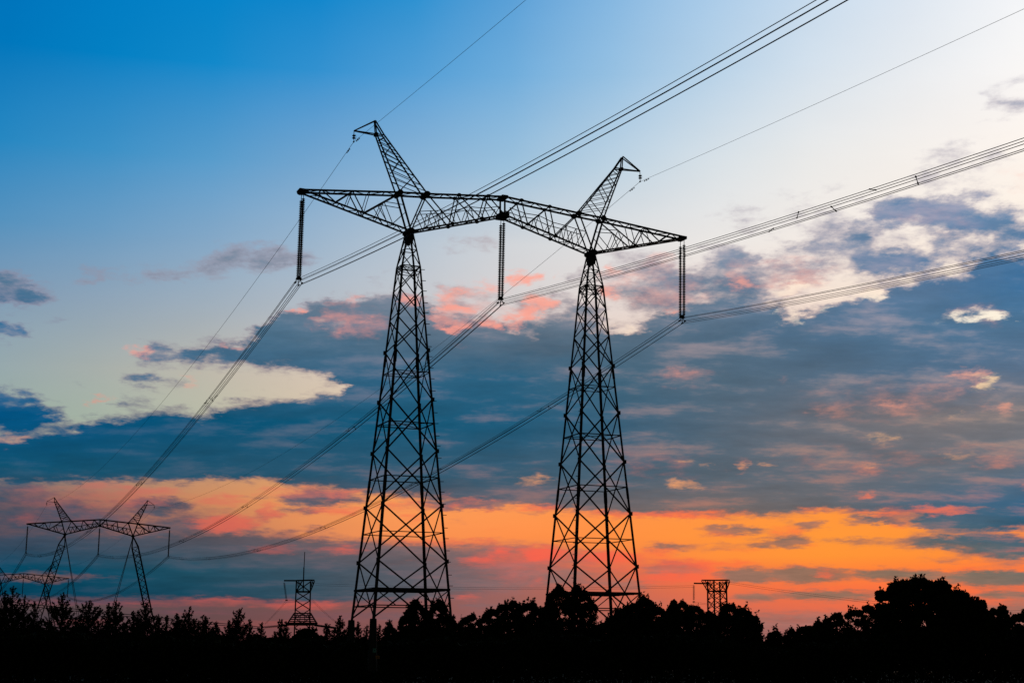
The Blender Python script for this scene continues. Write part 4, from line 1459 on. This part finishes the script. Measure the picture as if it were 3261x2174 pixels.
BROAD = [
    ([(940, 2022), (955, 2008), (975, 2000), (990, 2003), (1008, 2018), (1014, 2030)], 92, 'low round bush in front of the column pylon with the rod'),
    ([(1222, 2012), (1230, 1996), (1242, 1992), (1254, 2002), (1266, 2020)], 94, 'low bush between the plated pier and the wide bush'),
    ([(1272, 2010), (1278, 1975), (1294, 1950), (1312, 1924), (1322, 1913), (1340, 1926), (1352, 1940), (1362, 1944), (1378, 1928), (1400, 1913), (1412, 1930), (1424, 1952), (1436, 1965), (1448, 1985), (1456, 2012)], 90, 'wide bush with two peaks covering the right foot of the left mast'),
    ([(1456, 2012), (1464, 1990), (1472, 2000)], 96, 'tiny bush beside the lone round tree'),
    ([(1468, 2015), (1470, 1984), (1482, 1966), (1498, 1961), (1510, 1968), (1512, 2000), (1522, 2012)], 104, 'lone small round headed tree between the two masts'),
    ([(1516, 2012), (1526, 1985), (1532, 2008)], 102, 'little pointed bush right of the lone round tree'),
    ([(1530, 2015), (1536, 1978), (1552, 1945), (1580, 1934), (1600, 1924), (1612, 1919), (1626, 1918), (1638, 1908), (1652, 1916), (1668, 1926), (1684, 1918), (1698, 1917), (1712, 1930), (1730, 1930), (1748, 1932), (1764, 1950), (1772, 1990)], 94, 'broad domed tree left of the right mast'),
    ([(1740, 2000), (1746, 1935), (1756, 1895), (1770, 1873), (1782, 1866), (1796, 1875), (1808, 1886), (1818, 1905), (1826, 1930)], 88, 'tall open crowned tree hiding the left legs of the right mast'),
    ([(1820, 1960), (1828, 1895), (1838, 1872), (1848, 1870), (1856, 1886), (1866, 1880), (1874, 1892), (1888, 1915), (1900, 1930), (1904, 1960)], 89, 'tall forked tree in front of the right mast'),
    ([(1900, 2020), (1920, 1985), (1945, 1962), (1980, 1945), (2010, 1920), (2030, 1918), (2046, 1906), (2056, 1899), (2066, 1908), (2080, 1922), (2100, 1932), (2112, 1940), (2124, 1960), (2136, 1985)], 86, 'large dense dome right of the right mast, with one raised tip'),
    ([(2126, 1990), (2132, 1952), (2142, 1932), (2152, 1921), (2160, 1935), (2166, 1960), (2170, 1985)], 92, 'narrow tree standing first right of the dense dome'),
    ([(2164, 1985), (2168, 1932), (2178, 1921), (2188, 1921), (2194, 1938), (2206, 1932), (2212, 1950), (2216, 1978)], 94, 'blocky tree left of the rodless column pylon'),
    ([(2210, 1985), (2216, 1940), (2226, 1931), (2238, 1940), (2250, 1950), (2262, 1945), (2276, 1955), (2292, 1958)], 96, 'low tree at the left foot of the rodless column pylon'),
    ([(2280, 2000), (2300, 1950), (2312, 1928), (2320, 1922), (2332, 1928), (2342, 1926), (2346, 1945), (2354, 1975), (2360, 2000)], 90, 'airy tree covering the right legs of the rodless column pylon'),
    ([(2340, 2015), (2350, 1950), (2362, 1938), (2374, 1934), (2388, 1945), (2400, 1955), (2414, 1962), (2418, 1982), (2432, 1975), (2440, 1990), (2444, 2010), (2430, 2025)], 86, 'round tree sloping down to the dip, right of the rodless column pylon'),
    ([(2444, 2040), (2452, 2015), (2464, 2007), (2480, 2010), (2488, 2025), (2492, 2045)], 92, 'small round bush in the dip'),
    ([(2490, 2040), (2500, 2022), (2516, 2022), (2520, 2035)], 94, 'lowest bush in the dip'),
    ([(2512, 2035), (2518, 2012), (2527, 2006), (2536, 2012), (2542, 2025)], 95, 'small bush with a square head right of the dip'),
    ([(2540, 2035), (2548, 2005), (2560, 1992), (2574, 1988), (2588, 1992), (2598, 2005), (2606, 2025)], 92, 'round bush rising out of the dip'),
    ([(2590, 2025), (2600, 1990), (2612, 1976), (2624, 1982), (2636, 1968), (2650, 1968), (2656, 1990)], 94, 'low tree with a knobbly top before the taller ones'),
    ([(2648, 2020), (2655, 1970), (2668, 1955), (2680, 1951), (2690, 1965), (2698, 1985), (2712, 1990)], 96, 'egg shaped tree left of the open crowned pair'),
    ([(2700, 2015), (2706, 1965), (2716, 1948), (2732, 1940), (2748, 1942), (2756, 1958), (2766, 1975), (2772, 2000)], 92, 'open crowned tree, left of a pair'),
    ([(2758, 2000), (2766, 1940), (2778, 1932), (2786, 1936), (2798, 1945), (2810, 1955), (2818, 1985)], 93, 'open crowned tree, right of a pair, beside the biggest tree'),
    ([(2804, 2010), (2806, 1960), (2812, 1925), (2808, 1906), (2820, 1896), (2836, 1880), (2850, 1868), (2862, 1856), (2884, 1844), (2896, 1858), (2904, 1846), (2920, 1838), (2936, 1842), (2952, 1840), (2966, 1850), (2980, 1866), (2992, 1852), (3004, 1848), (3014, 1860), (3022, 1858), (3034, 1876), (3052, 1878), (3060, 1874), (3080, 1892), (3096, 1902), (3108, 1912), (3126, 1909), (3136, 1925), (3142, 1950), (3150, 2000)], 80, 'biggest tree of the picture, a wide round crown at right'),
    ([(3134, 2010), (3150, 1945), (3164, 1942), (3176, 1930), (3188, 1936), (3204, 1930), (3212, 1945), (3218, 1965), (3222, 2000)], 92, 'round headed tree right of the biggest tree'),
    ([(3216, 2010), (3224, 1968), (3240, 1955), (3262, 1950), (3290, 1960), (3310, 1990)], 90, 'last tree, cut by the right edge'),
]
for i, (cont, d, lab) in enumerate(BROAD):
    op = 'open crowned' in lab or 'airy' in lab or 'forked' in lab or 'open' in lab
    broad_tree(cont, d, lab, 300 + i, name='bush' if ' bush' in lab else 'broadleaf_tree', dens=.75 if op else 1.15,
               leaf=.125 if op else .14, group='bushes along the horizon' if ' bush' in lab else 'round trees along the horizon')


# ------------------------------------------------------------------ thicket that closes the foreground
def thicket(name, y0, y1, line, n, leaf, label, gap=None, seed=5):
    rng = np.random.default_rng(seed)
    px = rng.uniform(-700, 3960, n)
    lx = np.array([c[0] for c in line], float)
    lz = np.array([c[1] for c in line], float)
    t = rng.uniform(0, 1, n)
    bump = 7 * np.sin(px / 23.0) + 6 * np.sin(px / 61.0 + 1) + 4 * np.sin(px / 11.0)
    ys_ = rng.uniform(y0, y1, n)
    top = np.array([at(a, float(np.interp(a, lx, lz)) + b, 0.5 * (y0 + y1)).z for a, b in zip(px, bump)])
    X = (px - PHOTO_W / 2) / FOCAL * ys_ / (CP + .21 * SP)
    keep = np.ones(n, bool)
    if gap:
        keep = ~((px > gap[0]) & (px < gap[1]) & (top * t ** .62 > .75))
    c = np.stack([X, ys_, np.maximum(.02, top * t ** .62)], 1)[keep]
    v, f = leaf_faces(c, leaf, rng)
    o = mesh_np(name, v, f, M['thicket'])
    tag(o, label, None, None, 'stuff')
    o['category'] = 'thicket'
    return o


LINE = [(-300, 2000), (0, 1990), (130, 2005), (700, 2022), (900, 2022), (1100, 2030), (1300, 2020), (1500, 2018), (1700, 2000), (1900, 2005),
        (2100, 2000), (2350, 2010), (2450, 2042), (2540, 2040), (2620, 2020), (2800, 2000), (3100, 1985), (3260, 2000), (3500, 2010)]
thicket('undergrowth', 77.0, 82.0, [(a, b + 22) for a, b in LINE], 150000, .21, 'dark undergrowth filling the whole foreground', (1170, 1216), 5)
thicket('hedgerow', 150.0, 165.0, [(a, b + 8) for a, b in LINE], 54000, .55, 'dark hedgerow beyond the big pylon', None, 6)
